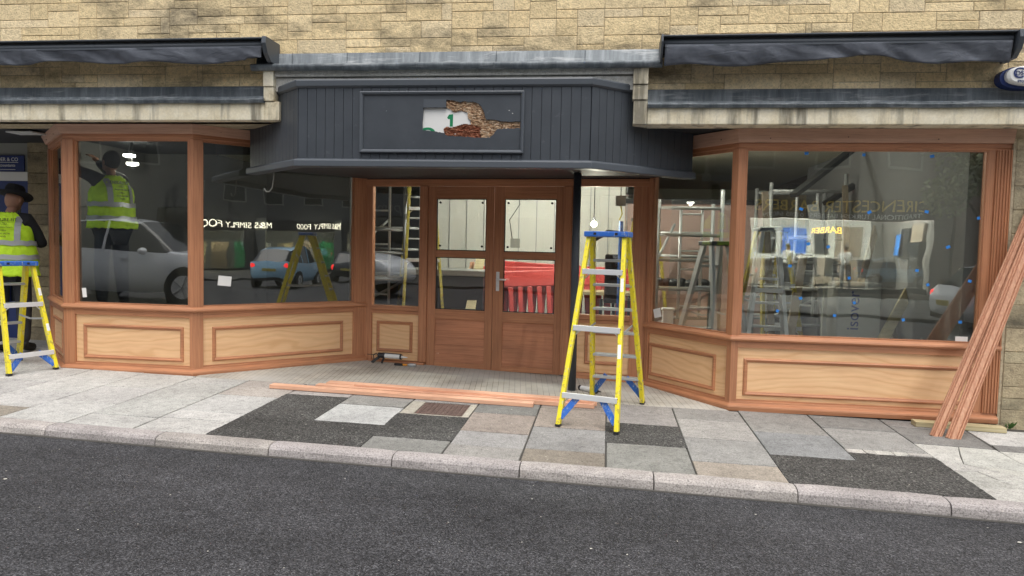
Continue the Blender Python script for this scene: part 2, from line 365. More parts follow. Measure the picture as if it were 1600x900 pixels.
# ------------------------------------------------------------------ ground, road, kerb, pavement
gb = MB(); n = 12
for i in range(n):
    x0, x1 = -150+300*i/n, -150+300*(i+1)/n
    gb.add([(x0, -150, -.5-.0165*x0), (x1, -150, -.5-.0165*x1), (x1, 150, -.5-.0165*x1), (x0, 150, -.5-.0165*x0)], [(0, 1, 2, 3)])
tag(gb.build('ground', M['patch']), kind='structure')
rb = MB(); xs = [-60+3*i for i in range(41)]
ys = [-4.9, 0, 1.2, 2.4, 3.6, 4.75]
for i in range(len(xs)-1):
    for j in range(len(ys)-1):
        q = [(xs[i], ys[j]), (xs[i+1], ys[j]), (xs[i+1], ys[j+1]), (xs[i], ys[j+1])]
        rb.add([(a, b if j < len(ys)-2 or b < 4.7 else KY(a)-.02, rz(a, b)) for a, b in q], [(0, 1, 2, 3)])
tag(rb.build('road', M['road'], smooth=True), kind='structure')
# near kerb: individual stones with rounded arris
kb = MB(); kj = [-14.2]
while kj[-1] < -5.3: kj.append(kj[-1]+.9)
kj = [x for x in kj if x < -4.6] + [onG(px, py).x for px, py in ((90, 660), (257, 675), (433, 688), (620, 705), (815, 720), (1020, 737), (1240, 757), (1472, 775))]
while kj[-1] < 9: kj.append(kj[-1]+.91)
for a, b in zip(kj[:-1], kj[1:]):
    a += .004; b -= .004; k = rnd.uniform(.85, 1.1); kb.col = (.42*k, .385*k, .365*k*rnd.uniform(.98, 1.03)); dz = rnd.uniform(-.003, .003); dy = rnd.uniform(-.003, .003)
    prof = [(-.002, -.30), (-.002, .002), (-.05, .004), (-.10, .001), (-.122, -.008), (-.134, -.026), (-.139, -.06), (-.145, -.30)]
    rg = []
    nst = 6
    for s_ in range(nst+1):
        x = a + (b-a)*s_/nst; e = -.004 if s_ in (0, nst) else 0
        rg.append([Vector((x, KY(x)+p+dy+rnd.uniform(-.0015, .0015) - (e if p < -.05 else 0), gz(x, KY(x))+z+dz+(e if z > -.01 else 0)+rnd.uniform(-.0012, .0012))) for p, z in prof])
    kb.rings(rg)
tag(kb.build('kerb', M['kerb'], smooth=False), kind='structure')
gt = MB(); gt.prism([(-14, KY(-14)-.17), (9, KY(9)-.17), (9, KY(9)-.10), (-14, KY(-14)-.10)], lambda x, y: rz(x, y)-.05, lambda x, y: rz(x, 4.6)+.002)
tag(gt.build('gutter', M['joint']), kind='structure')
# bed under slabs
bd = MB(); bd.prism([(-14, KY(-14)-.05), (9, KY(9)-.05), (9, 9), (-14, 9)], lambda x, y: gz(x, y)-.2, lambda x, y: gz(x, y)-.010)
tag(bd.build('pavement_bed', M['joint']), kind='structure')
pv = MB(); pa = MB()
LG = (.45, .44, .42); GR = (.27, .26, .245); PK = (.29, .25, .22); DG = (.20, .195, .185); GG = (.245, .24, .225); BG = (.25, .255, .255); BR = (.26, .23, .19)
def slab(poly, c, gap=.0065):
    k = rnd.uniform(.9, 1.08); pv.col = tuple(q*k*rnd.uniform(.99, 1.01) for q in c)
    cx = sum(p[0] for p in poly)/len(poly); cy = sum(p[1] for p in poly)/len(poly)
    tx, ty, tz = rnd.uniform(-.004, .004), rnd.uniform(-.004, .004), rnd.uniform(-.0018, .0022)
    f = lambda x, y: gz(x, y)+tz+tx*(x-cx)+ty*(y-cy)
    pp = []
    for p in poly:
        d = Vector((cx-p[0], cy-p[1])); d.normalize(); pp.append((p[0]+d.x*gap*1.3, p[1]+d.y*gap*1.3))
    n_ = len(pp); inn = []
    for p in pp:
        d = Vector((cx-p[0], cy-p[1])); d.normalize(); inn.append((p[0]+d.x*.004, p[1]+d.y*.004))
    v_ = [(x, y, f(x, y)-.04) for x, y in pp]+[(x, y, f(x, y)-.003) for x, y in pp]+[(x, y, f(x, y)) for x, y in inn]
    fs = [tuple(range(2*n_, 3*n_))]
    for i in range(n_): j = (i+1) % n_; fs += [(i, j, n_+j, n_+i), (n_+i, n_+j, 2*n_+j, 2*n_+i)]
    a_ = sum(pp[i][0]*pp[(i+1) % n_][1]-pp[(i+1) % n_][0]*pp[i][1] for i in range(n_))
    if a_ < 0: fs = [tuple(reversed(q)) for q in fs]
    pv.add(v_, fs)
def patch(poly, dz=.0012):
    cx = sum(p[0] for p in poly)/len(poly); cy = sum(p[1] for p in poly)/len(poly); out = []
    for i, p in enumerate(poly):
        q = poly[(i+1) % len(poly)]; L_ = math.dist(p, q); k = max(2, int(L_/.025)); e = Vector((q[0]-p[0], q[1]-p[1])).normalized(); n_ = Vector((e.y, -e.x))
        if n_.dot(Vector(((p[0]+q[0])/2-cx, (p[1]+q[1])/2-cy))) < 0: n_ = -n_
        kerbside = min(p[1], q[1]) < 4.9 and abs(p[1]-q[1]) < .05
        for j in range(k):
            a = j/k; o_ = 0 if kerbside else .001+.007*(.5+noise.noise(Vector((p[0]*31+a*L_*28, p[1]*17, i))))+rnd.uniform(-.0015, .0015); out.append((p[0]+(q[0]-p[0])*a+n_.x*o_, p[1]+(q[1]-p[1])*a+n_.y*o_))
    pa.prism(out, lambda x, y: gz(x, y)-.05, lambda x, y: gz(x, y)+dz+.003*noise.noise(Vector((x*4, y*4, 2))))
def colm(x0, x1, js, cs, xa=None, xb=None):
    for (a, b), c in zip(zip(js[:-1], js[1:]), cs):
        a0 = KY(x0) if a is None else a; a1 = KY(x1) if a is None else a
        q = [(x0, a0), (x1, a1), (x1, b), (x0, b)]
        if c == 'A': patch(q)
        elif c is not None: slab(q, c)
T = 6.57
colm(-5.08, -4.52, [None, 5.16, 5.24, 5.71, 6.275, 6.66], [BR, LG, LG, LG, LG])
colm(-4.52, -3.96, [None, 5.02, 5.425, 6.0, 6.6], [LG, LG, LG, LG])
colm(-3.96, -3.40, [None, 5.125, 5.69, 6.30, 6.62], [LG, LG, LG, LG])
colm(-3.40, -2.82, [None, 5.16, 5.39, 5.975, T], [LG, LG, LG, (.40, .36, .33)])
colm(-2.82, -2.25, [None, 6.14, T], ['A', (.37, .34, .32)])
colm(-2.25, -1.67, [None, 5.36, 5.93, 6.145, T], ['A', (.47, .47, .46), GR, GR])
colm(-1.67, -1.08, [None, 5.075, 5.735, 6.19, T], [GG, 'A', None, GR])
colm(-1.08, -.54, [None, 5.015, 5.375, 5.94, T], [GR, (.30, .295, .285), PK, DG])
colm(-.54, .035, [None, 5.04, 5.635, 6.24, T], [BR, (.27, .265, .255), PK, PK])
colm(.035, .62, [None, 5.325, 5.90, T], [GG, 'A', (.30, .285, .27)])
colm(.62, 1.20, [None, 5.03, 5.61, 6.19, T], [(.31, .275, .23), (.27, .265, .25), (.31, .295, .28), GR])
colm(1.20, 1.80, [None, 5.31, 5.935, 6.64], ['A', BG, (.27, .26, .245)])
colm(1.80, 2.40, [None, 5.50, 5.61, 6.20, 6.66], ['A', None, (.30, .29, .28), DG])
for a, b in ((1.80, 1.93), (1.93, 2.0), (2.0, 2.13), (2.13, 2.24), (2.24, 2.40)):
    slab([(a, 5.61), (a, 5.52+rnd.uniform(-.03, .03)), (b, 5.52+rnd.uniform(-.03, .03)), (b, 5.61)], (.45, .43, .40), .002)
# cracked light slabs at the right
cl = (.42, .41, .38)
slab([(2.40, 5.90), (2.40, 5.46), (2.55, 5.42), (2.62, 5.62), (2.72, 5.88)], cl, .003); slab([(2.72, 5.88), (2.62, 5.62), (2.55, 5.42), (2.98, 5.30), (2.98, 5.86)], cl, .003)
slab([(2.40, 5.46), (2.40, 5.24), (2.72, 5.28), (2.55, 5.42)], cl, .002); slab([(2.72, 5.28), (2.98, 5.10), (2.98, 5.30), (2.55, 5.42)], cl, .002)
slab([(2.40, 5.24), (2.40, 4.89), (2.70, 4.94), (2.62, 5.10), (2.56, 5.26)], cl, .003); slab([(2.56, 5.26), (2.62, 5.10), (2.98, 5.02), (2.98, 5.10), (2.72, 5.28)], cl, .003)
slab([(2.70, 4.94), (2.98, 4.90), (2.98, 5.02), (2.62, 5.10)], cl, .002); slab([(2.40, 4.89), (2.40, KY(2.4)), (2.98, KY(2.98)), (2.98, 4.90), (2.70, 4.94)], cl, .003)
slab([(2.40, 5.90), (2.98, 5.87), (3.02, 6.34), (2.40, 6.4)], DG); slab([(2.40, 6.4), (3.02, 6.34), (3.02, 6.62), (2.4, 6.64)], (.2, .19, .18))
colm(2.98, 3.56, [None, 5.2, 5.55, 5.83], [LG, LG, cl]); slab([(2.98, 5.83), (3.56, 5.83), (3.56, 6.0), (3.01, 6.0)], DG); slab([(3.01, 6.0), (3.56, 6.0), (3.56, 6.5), (3.03, 6.5)], LG)
x = -5.08
while x > -13:
    ys_ = [None, rnd.choice([5.05, 5.3, 5.47])]
    while ys_[-1] < 8.2: ys_.append(ys_[-1]+rnd.choice([.45, .57, .6]))
    if x > -5.2: ys_ = [None, 5.30, 5.47, 6.02, 6.6, 7.2, 7.8, 8.4]
    colm(x-.57, x, ys_, [LG]*(len(ys_)-1)); x -= .57
x = 3.56
while x < 8.5:
    ys_ = [None, rnd.choice([5.05, 5.3, 5.5])]
    while ys_[-1] < 6.4: ys_.append(min(6.62, ys_[-1]+rnd.choice([.45, .57])))
    colm(x, x+.58, ys_, [cl]*(len(ys_)-1)); x += .58
tag(pv.build('pavement', M['slab']), kind='structure')
tag(pa.build('pavement_patch', M['patch']), kind='structure')
# recessed entrance floor
ef = MB(); ef.prism([(-3.98, T), (1.12, T), (1.06, 6.75), (.42, 7.62), (-2.72, 8.0), (-3.94, 6.76)], lambda x, y: gz(x, y)-.05, lambda x, y: gz(x, y)+.001)
tag(ef.build('entrance_floor', M['tile']), kind='structure')

# ------------------------------------------------------------------ shop building
bld = thing('shop_building', 'honey stone building with weathered lintels and lead flashings above the timber shopfront', 'building', (0, 7, 0))
YW = 6.5
def ashlar(mb, x0, x1, z0, z1, Y, uh=.076, uw=.047, prot=.008, cols=None, big=1.0):
    NX = int((x1-x0)/uw); NZ = int((z1-z0)/uh+.01); occ = [[0]*NX for _ in range(NZ)]
    for j in range(NZ):
        for i in range(NX):
            if occ[j][i]: continue
            h = 1 if rnd.random() < .5 else 2
            h = min(h, NZ-j); wd = rnd.randint(int(4*big), int(10*big)) + (1 if h == 1 else 0); wd = min(wd, NX-i)
            k = 0
            while k < wd and all(occ[j+q][i+k] == 0 for q in range(h)): k += 1
            while k == 0 and h > 1:
                h -= 1
            k = max(k, 1)
            if NX-(i+k) < 2: k = NX-i
            for q in range(h):
                for r_ in range(k):
                    if i+r_ < NX: occ[j+q][i+r_] = 1
            a, b, c, d = x0+i*uw+.0028, x0+(i+k)*uw-.0028, z0+j*uh+.0028, z0+(j+h)*uh-.0028
            t = rnd.random(); cc = random.choice([(.90, .72, .43), (.88, .70, .41), (.92, .74, .45), (.85, .67, .39), (.88, .72, .46), (.91, .72, .42)]) if cols is None else rnd.choice(cols)
            u = rnd.uniform(.86, 1.08); mb.col = tuple(q*u for q in cc); pr = prot*rnd.uniform(.5, 1.2)*.6; e = .004
            v_ = [(a, Y+.02, c), (b, Y+.02, c), (b, Y+.02, d), (a, Y+.02, d), (a, Y-pr*.4, c), (b, Y-pr*.4, c), (b, Y-pr*.4, d), (a, Y-pr*.4, d), (a+e, Y-pr, c+e), (b-e, Y-pr, c+e), (b-e, Y-pr, d-e), (a+e, Y-pr, d-e)]
            fs = [(8, 9, 10, 11)]
            for q in range(4): r_ = (q+1) % 4; fs += [(q, r_, 4+r_, 4+q), (4+q, 4+r_, 8+r_, 8+q)]
            mb.add(v_, fs)
random.seed(3)
wl = MB(); wl.mi = 0
ashlar(wl, -9.2, -3.2, 2.83, 3.16, YW); ashlar(wl, .3, 7.2, 2.79, 3.12, YW)
ashlar(wl, -9.2, 7.2, 3.13, 4.79, YW)
ashlar(wl, 3.38, 7.2, -.08, 2.50, 6.62, .10, .05, .012, [(.47, .39, .26), (.43, .37, .25), (.50, .42, .28)], 1.5)
wl.build('wall', M['stone'], bld)
wb = MB(); wb.box((-9.2, YW+.002, 2.53), (7.2, 6.9, 7.2)); wb.box((-9.2, 6.9, 2.95), (7.2, 16.9, 7.2)); wb.box((3.36, 6.622, -.3), (7.2, 17, 2.53)); wb.box((-9.2, 16.7, -.2), (7.2, 17, 3.0)); wb.box((-9.5, 8.4, -.2), (-7.4, 16.8, 3.0))
wb.build('wall_core', M['mortar'], bld)
uw_ = MB()
for xx in (-7, -3.4, .2, 3.8):
    MB().box((xx-.5, YW-.03, 4.85), (xx+.5, YW+.003, 6.4)).build('upper_window', M['cglass'], bld)
# left recess: stone pier and side return of next door
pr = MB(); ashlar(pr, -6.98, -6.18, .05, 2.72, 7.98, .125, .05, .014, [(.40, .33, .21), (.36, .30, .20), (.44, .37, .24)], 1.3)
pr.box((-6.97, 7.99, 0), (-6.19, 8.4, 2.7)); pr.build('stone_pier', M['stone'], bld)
# lintels
for a, b, z0, z1 in ((-9.2, -3.17, 2.53, 2.70), (.31, 7.2, 2.495, 2.645)):
    l = MB(); l.box((a, 6.40, z0), (b, 6.62, z1)); l.build('lintel', M['lintel'], bld, bevel=.008)
cb = MB()
for a, b in ((-3.168, -3.03), (.19, .308)):
    z = 2.53 if a < 0 else 2.495
    for z0, z1, yy in ((z, 2.70, 6.40), (2.705, 2.83, 6.39), (2.835, 3.0, 6.38)): MB().box((a-(.01 if z0 > 2.6 else 0), yy, z0), (b-(.05 if a < 0 and z0 > 2.6 else 0), 6.62, z1)).build('corner_stone', M['lintel'], bld, bevel=.005)
bm_ = MB(); bm_.box((-3.1, 6.44, 2.80), (.25, 6.62, 2.92)); bm_.build('architrave', M['peel'], bld)
bm_ = MB(); bm_.box((-3.14, 6.41, 2.93), (.21, 6.62, 2.99)); bm_.build('architrave_band', M['peel'], bld)
# soffit over the bays and recess
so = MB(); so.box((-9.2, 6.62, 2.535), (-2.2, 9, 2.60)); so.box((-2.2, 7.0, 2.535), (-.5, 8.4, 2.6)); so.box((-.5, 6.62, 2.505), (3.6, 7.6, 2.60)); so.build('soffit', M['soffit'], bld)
# lead flashings (rippled strips)
def flash(x0, x1, pts, name='flashing'):
    mb = MB(); nx = int((x1-x0)/.06); pp = []
    for i in range(nx+1):
        x = x0+(x1-x0)*i/nx; r_ = noise.noise(Vector((x*2.1, 7, 0)))*.006 + noise.noise(Vector((x*7, 3, 0)))*.003
        pp.append([(x, y - .004*noise.noise(Vector((x*5, y*9, z*9))), z + (r_ if k > 1 else 0)) for k, (y, z) in enumerate(pts)])
    for i in range(nx):
        for k in range(len(pts)-1): mb.add([pp[i][k], pp[i+1][k], pp[i+1][k+1], pp[i][k+1]], [(3, 2, 1, 0)])
    m_ = len(pts)
    mb.build(name, M['lead'], bld, smooth=True)
    x = x0 + .35
    while x < x1-.2:
        MB().tube([(x, y-.002, z) for y, z in pts[:-2]], .0035, 5).build('flashing_seam', M['lead'], bld); x += rnd.uniform(.5, .8)
flash(-9.2, -3.165, [(6.487, 2.86), (6.470, 2.85), (6.465, 2.75), (6.41, 2.735), (6.372, 2.722), (6.366, 2.710), (6.378, 2.700), (6.372, 2.690), (6.385, 2.682), (6.399, 2.684), (6.41, 2.75)])
flash(.31, 7.2, [(6.487, 2.81), (6.470, 2.80), (6.465, 2.70), (6.41, 2.682), (6.372, 2.668), (6.366, 2.656), (6.378, 2.648), (6.372, 2.638), (6.385, 2.63), (6.399, 2.632), (6.41, 2.69)])
flash(-3.28, .42, [(6.485, 3.155), (6.465, 3.15), (6.455, 3.05), (6.39, 3.035), (6.345, 3.028), (6.335, 3.015), (6.34, 2.995), (6.35, 2.975), (6.37, 2.968), (6.40, 2.985), (6.42, 3.02)])

# shop interior shell
si = thing('shop_interior', 'dim unfinished shop interior with bare plaster walls behind the glass', 'interior', (0, 10, 0)); si['kind'] = 'structure'
q = MB(); q.box((-7.4, 8.4, -.3), (3.36, 16.7, .10)); q.prism([(-5.35, 6.7), (-4.1, 6.7), (-2.75, 8.05), (-2.75, 8.4), (-6.1, 8.4), (-6.1, 7.45)], -.1, .14); q.prism([(1.15, 6.72), (3.3, 6.72), (3.3, 8.4), (.45, 8.4), (.45, 7.65)], -.1, .095); q.box((-2.74, 8.06, -.2), (.45, 8.4, .098)); q.build('floor', M['floor'], si)
q = MB(); q.box((-7.4, 8.4, 2.75), (3.36, 16.7, 2.95)); q.box((-7.4, 6.9, 2.7), (3.36, 8.4, 2.95)); q.build('ceiling', M['ceil'], si)
q = MB(); q.box((-7.4, 12.4, 0), (-2.5, 12.5, 2.8)); q.box((-6.2, 7.55, .1), (-6.1, 12.4, 2.75)); q.build('side_wall', M['dimwall'], si)  # side walls darkened in colour so the left room looks unlit
q = MB(); q.box((-2.75, 11, .1), (.25, 11.1, 2.75)); q.build('plaster_wall', M['plaster'], si)
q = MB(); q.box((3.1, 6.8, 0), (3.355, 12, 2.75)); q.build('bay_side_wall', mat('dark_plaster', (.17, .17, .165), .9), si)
q = MB(); q.box((.25, 11, .1), (2.3, 11.1, 2.10)); q.build('partition', M['pinkpb'], si)
q = MB(); q.box((.25, 10.96, 2.10), (2.5, 11.12, 2.17)); q.build('partition_rail', M['blackp'], si)
q = MB(); q.box((.2, 16.2, 2.45), (3.36, 16.3, 2.75)); q.build('bulkhead', M['ceil'], si)
q = MB()
for i in range(12): q.box((-2.7+i*.27, 10.985, .1), (-2.688+i*.27, 11.0, 2.75))
q.build('board_joint', M['alud'], si)

# ------------------------------------------------------------------ timber shopfront pieces
def frame2(A, B):
    A = Vector(A); B = Vector(B); u = (B-A); L = u.length; u.normalize(); n_ = Vector((u.y, -u.x)); return A, u, n_, L
def pt(fr, s, d, z): A, u, n_, L = fr; p = A+u*s+n_*d; return Vector((p.x, p.y, z))
def fbox(mb, fr, s0, s1, d0, d1, z0, z1):
    p = [pt(fr, s, d, z) for z in (z0, z1) for d in (d1, d0) for s in (s0, s1)]
    mb.add(p, [(0, 2, 3, 1), (4, 5, 7, 6), (0, 1, 5, 4), (2, 6, 7, 3), (0, 4, 6, 2), (1, 3, 7, 5)]); return mb
def moulding(fr, s0, s1, z0, z1, d, parent, w_=.036, name='panel_moulding'):
    mb = MB(); prof = [(0, 0), (.004, .012), (.012, .018), (.02, .016), (.026, .010), (w_, .006), (w_, 0)]
    rg = []
    for cs, cz, ds, dz in ((s0, z0, 1, 1), (s1, z0, -1, 1), (s1, z1, -1, -1), (s0, z1, 1, -1)):
        rg.append([pt(fr, cs+ds*o_, d+h_+.0005, cz+dz*o_) for o_, h_ in prof])
    k = len(prof); mb.add([p for r_ in rg for p in r_], [(i*k+j, ((i+1) % 4)*k+j, ((i+1) % 4)*k+(j+1) % k, i*k+(j+1) % k) for i in range(4) for j in range(k)])
    return mb.build(name, M['wh'], parent)
def pane(fr, s0, s1, z0, z1, d, parent, name='glass_pane', mat_='glass', th=.006):
    return fbox(MB(), fr, s0, s1, d-th, d, z0, z1).build(name, M[mat_], parent)

def bay(label, path, zb, zs, zt, zh, panes, posts, loc):
    t = thing('bay_window', label, 'shop window', loc, 'glazed timber bays of the shopfront')
    zf = zb
    MB().sweep(path, [(-.06, zf-.02), (.045, zf-.02 if zf > .03 else zf), (.05, zf+.035), (.046, zf+.048), (.028, zf+.058), (.012, zf+.066), (.010, zf+.085), (-.06, zf+.085)]).build('plinth', M['wh'], t, bevel=.002)
    MB().sweep(path, [(-.06, zs-.115), (.008, zs-.115), (.008, zs-.06), (.034, zs-.052), (.040, zs-.038), (.034, zs-.022), (.004, zs-.002), (-.06, zs)]).build('sill', M['wh'], t, bevel=.002)
    MB().sweep(path, [(-.06, zt), (.0, zt), (.0, zt+.012), (.008, zt+.02), (.008, zt+.055), (-.06, zt+.055)]).build('head_rail', M['wh'], t, bevel=.002)
    MB().sweep(path, [(-.06, zt+.0555), (.028, zt+.0555), (.034, zt+.064), (.064, zh-.012), (.070, zh), (-.06, zh)]).build('head_board', M['prime'], t, bevel=.003)
    for i in range(len(path)-1):
        fr = frame2(path[i], path[i+1]); L = fr[3]
        s0, s1, m0, m1 = panes[i]
        fbox(MB(), fr, .02, L-.02, -.03, -.012, zf+.08, zs-.10).build('stall_riser', M['ply'], t)
        if m0 is not None:
            mo = moulding(fr, m0, m1, zf+.135, zs-.21, -.012, t)
        bo = MB(); fbox(bo, fr, s0-.02, s1+.02, -.0115, -.003, zf+.085, zf+.10); bo.build('bottom_bead', M['wh'], t)
        bd_ = MB()
        for a_, b_, c_, d_ in ((s0-.01, s0+.012, zs, zt), (s1-.012, s1+.01, zs, zt), (s0+.012, s1-.012, zt-.012, zt), (s0+.012, s1-.012, zs, zs+.010)): fbox(bd_, fr, a_, b_, -.03, -.006, c_, d_)
        bd_.build('glazing_bead', M['wv'], t)
        pane(fr, s0, s1, zs+.002, zt-.002, -.034, t)
    for poly in posts:
        po = MB(); po.prism(poly, zf+.083, zt+.002); po.build('post', M['wv'], t, bevel=.004)
    return t
def cpost(P, Pprev, Pnext, a, b, dep=.07, out=.012):
    P = Vector(P); d1 = (P-Vector(Pprev)).normalized() if Pprev else None; d2 = (Vector(Pnext)-P).normalized() if Pnext else None
    if d1 and d2:
        n1 = Vector((d1.y, -d1.x)); n2 = Vector((d2.y, -d2.x)); mit = (n1+n2)/(1+n1.dot(n2))
        return [tuple(P-d1*a+n1*out), tuple(P+mit*out), tuple(P+d2*b+n2*out), tuple(P+d2*b-n2*dep), tuple(P-mit*dep), tuple(P-d1*a-n1*dep)]
    d = d1 or d2; n_ = Vector((d.y, -d.x)); lo = P-(d*a if d1 else d*0); hi = P+(d*b if d2 else d*0)
    return [tuple(lo+n_*out), tuple(hi+n_*out), tuple(hi-n_*dep), tuple(lo-n_*dep)]
LP = [(-6.27, 7.47), (-5.42, 6.65), (-4.03, 6.65), (-2.72, 7.97)]
bayL = bay('shorter bay window left of the doors, with reflected cars and a blank ply stall riser', LP, .06, .753, 2.385, 2.528,
    [(.10, 1.08, .2, .98), (.125, 1.36-.02, .165+.03, 1.39-.11), (.085, 1.705, .18, 1.59)],
    [cpost(LP[0], None, LP[1], 0, .09), cpost(LP[1], LP[0], LP[2], .08, .115), cpost(LP[2], LP[1], LP[3], .035, .09), cpost(LP[3], LP[2], None, .155, 0)], (-4.4, 6.9, .06))
RP = [(.42, 7.55), (1.135, 6.65), (3.36, 6.65)]
bayR = bay('wide bay window right of the doors with blue tape dots on its largest pane', RP, -.005, .677, 2.322, 2.492,
    [(.05, 1.08, .06, .96), (.065, 2.045, .11, 2.02)],
    [cpost(RP[0], None, RP[1], 0, .05), cpost(RP[1], RP[0], RP[2], .05, .055)], (2, 6.9, -.005))
fr = frame2(RP[1], RP[2])
fbox(MB(), fr, 2.04, 2.105, -.07, .004, .08, 2.322).build('post', M['wv'], bayR, bevel=.003)
pl = MB(); fbox(pl, fr, 2.105, 2.235, -.07, .020, .08, 2.322)
pl.build('pilaster', M['wv'], bayR, bevel=.003)
fl = MB()
for s_ in (2.122, 2.146, 2.170, 2.194, 2.216): fbox(fl, fr, s_-.004, s_+.006, .018, .031, .08, 2.32)
fl.build('pilaster_reed', M['wv'], bayR, bevel=.003)
# black strip standing for the shade in the gap beneath right bay
q = MB(); q.sweep([(.45, 7.56), (1.15, 6.69), (3.34, 6.69)], [(-.05, -.06), (.0, -.06), (.0, -.004), (-.05, -.004)]); q.build('gap_shade_strip', M['black'], bayR)

for (pth, t_, zt_, dx_) in ((LP, bayL, 2.385, .55), (RP, bayR, 2.322, .7)):
    for i in range(len(pth)-1):
        f_ = frame2(pth[i], pth[i+1]); x_ = .25
        while x_ < f_[3]-.1:
            z_ = zt_+.095+rnd.uniform(-.012, .012); MB().tube([pt(f_, x_, .030, z_), pt(f_, x_, .048, z_)], .0045, 8).build('screw_head', M['black'], t_); x_ += dx_*rnd.uniform(.8, 1.2)
# door screen
A, B = (-2.72, 7.97), (.42, 7.55); DF = frame2((-2.72, 7.97), (.42, 7.59)); L = DF[3]
scr = thing('entrance_screen', 'timber entrance screen with narrow side lights framing the double doors', 'door frame', (-1.1, 7.8, .05))
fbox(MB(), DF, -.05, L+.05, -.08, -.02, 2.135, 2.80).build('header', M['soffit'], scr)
fbox(MB(), DF, 0, L, -.06, .016, 2.064, 2.14).build('head_rail', M['wh'], scr, bevel=.003)
for s0, s1, zz in ((.655, .75, .10), (2.272, 2.36, .06)): fbox(MB(), DF, s0, s1, -.07, .03, zz, 2.064).build('post', M['wv'], scr, bevel=.005)
for s0, s1 in ((0, .08), (2.36, 2.44), (3.0, L)): fbox(MB(), DF, s0, s1, -.06, .012, .04, 2.064).build('post', M['wv'], scr, bevel=.004)
for s0, s1, m0, m1 in ((.08, .655, .135, .575), (2.44, 3.0, 2.53, 2.93)):
    fbox(MB(), DF, s0, s1, -.05, -.012, .1, .64).build('stall_riser', M['ply'], scr)
    fbox(MB(), DF, s0, s1, -.05, .012, .628, .665).build('mid_rail', M['wh'], scr, bevel=.003)
    fbox(MB(), DF, s0, s1, -.05, .030, .668, .72).build('sill', M['wh'], scr, bevel=.004)
    fbox(MB(), DF, s0-.03, s1+.08, -.05, .05, -.02, .095).build('plinth', M['wh'], scr, bevel=.012)
    moulding(DF, m0, m1, .19, .54, -.012, scr)
    pane(DF, s0, s1, .72, 2.064, -.03, scr)
dd = []
for k, (s0, s1, lab) in enumerate(((.752, 1.508, 'left leaf of the closed red hardwood double door'), (1.513, 2.270, 'right leaf of the closed red hardwood double door, with the lever handle'))):
    t = thing('door', lab, 'door', tuple(pt(DF, (s0+s1)/2, 0, .055)), 'pair of entrance doors')
    z0, z1 = .055, 2.060; g0, g1 = (s0+.095, s1-.085) if k == 0 else (s0+.112, s1-.075)
    for a, b in ((s0, g0), (g1, s1)): fbox(MB(), DF, a, b, -.03, .014, z0, z1).build('stile', M['wv'], t, bevel=.003)
    for a, b in ((z0, .115), (.595, .705), (1.284, 1.358), (1.928, z1)): fbox(MB(), DF, g0, g1, -.03, .0135, a, b).build('rail', M['wh'], t, bevel=.003)
    fbox(MB(), DF, g0, g1, -.02, -.002, .115, .595).build('door_panel', M['doorw'], t)
    fbox(MB(), DF, g0, g1, -.002, .008, .115, .31).build('kick_rail', M['doorw'], t, bevel=.003)
    pane(DF, g0, g1, .705, 1.284, -.012, t); pane(DF, g0, g1, 1.358, 1.928, -.012, t)
    bd_ = MB()
    for zz0, zz1 in ((.705, 1.284), (1.358, 1.928)):
        fbox(bd_, DF, g0, g1, -.01, .004, zz0, zz0+.009); fbox(bd_, DF, g0, g1, -.01, .004, zz1-.009, zz1); fbox(bd_, DF, g0, g0+.009, -.01, .004, zz0, zz1); fbox(bd_, DF, g1-.009, g1, -.01, .004, zz0, zz1)
    bd_.build('glazing_bead', M['black'], t)
    for ss in (g0+.04, g1-.05):
        for zz in (1.41, 1.885):
            bt = MB(); bt.tube([pt(DF, ss, -.011, zz), pt(DF, ss, .006, zz)], .012, 12); bt.build('glass_fixing', M['black'], t)
    if k == 1:
        hd = MB(); fbox(hd, DF, s0+.035, s0+.072, .014, .022, .93, 1.14); hp = hd.build('handle', M['alu'], t, bevel=.004)
        hl = MB(); hl.tube([pt(DF, s0+.053, .02, 1.06), pt(DF, s0+.053, .06, 1.06), pt(DF, s0+.075, .065, 1.06), pt(DF, s0+.155, .062, 1.055)], .009, 8)
        hl.tube([pt(DF, s0+.053, .02, .985), pt(DF, s0+.053, .028, .985)], .010, 10); hl.build('lever', M['alu'], hp, smooth=True)
    else:
        sc_ = MB(); fbox(sc_, DF, s0+.12, s0+.15, .008, .0095, .20, .215); sc_.build('paint_scuff', M['lean'], t)

# ------------------------------------------------------------------ charcoal canopy fascia
FP = [(-3.60, 6.98), (-2.75, 6.2), (-.17, 6.2), (.765, 7.01)]
cn = thing('canopy', 'dark charcoal boarded fascia canopy with a broken sign panel over the doors', 'canopy', (-1.4, 6.6, 0))
MB().sweep(FP, [(-.03, 2.12), (-.004, 2.12), (-.004, 2.80), (-.03, 2.80)]).build('backing', M['soffit'], cn)
for i in range(3):
    f = frame2(FP[i], FP[i+1]); nb = max(1, round(f[3]/.0825)); wd = f[3]/nb; bo = MB()
    for k in range(nb):
        a, b = k*wd+.0015, (k+1)*wd-.0015
        if i == 1 and .56 < (a+b)/2 < 2.03:      # leave the sign panel's opening to short boards above and below
            fbox(bo, f, a, b, -.004, .012, 2.15, 2.225); fbox(bo, f, a, b, -.004, .012, 2.725, 2.79)
        else: fbox(bo, f, a, b, -.004, .012+rnd.uniform(-.001, .001), 2.15, 2.79)
    bo.build('boarding', M['char'], cn, bevel=.0025)
MB().sweep(FP, [(-.03, 2.775), (.018, 2.775), (.024, 2.782), (.032, 2.79), (.034, 2.835), (.026, 2.848), (-.03, 2.85)]).build('top_moulding', M['char2'], cn, bevel=.002)
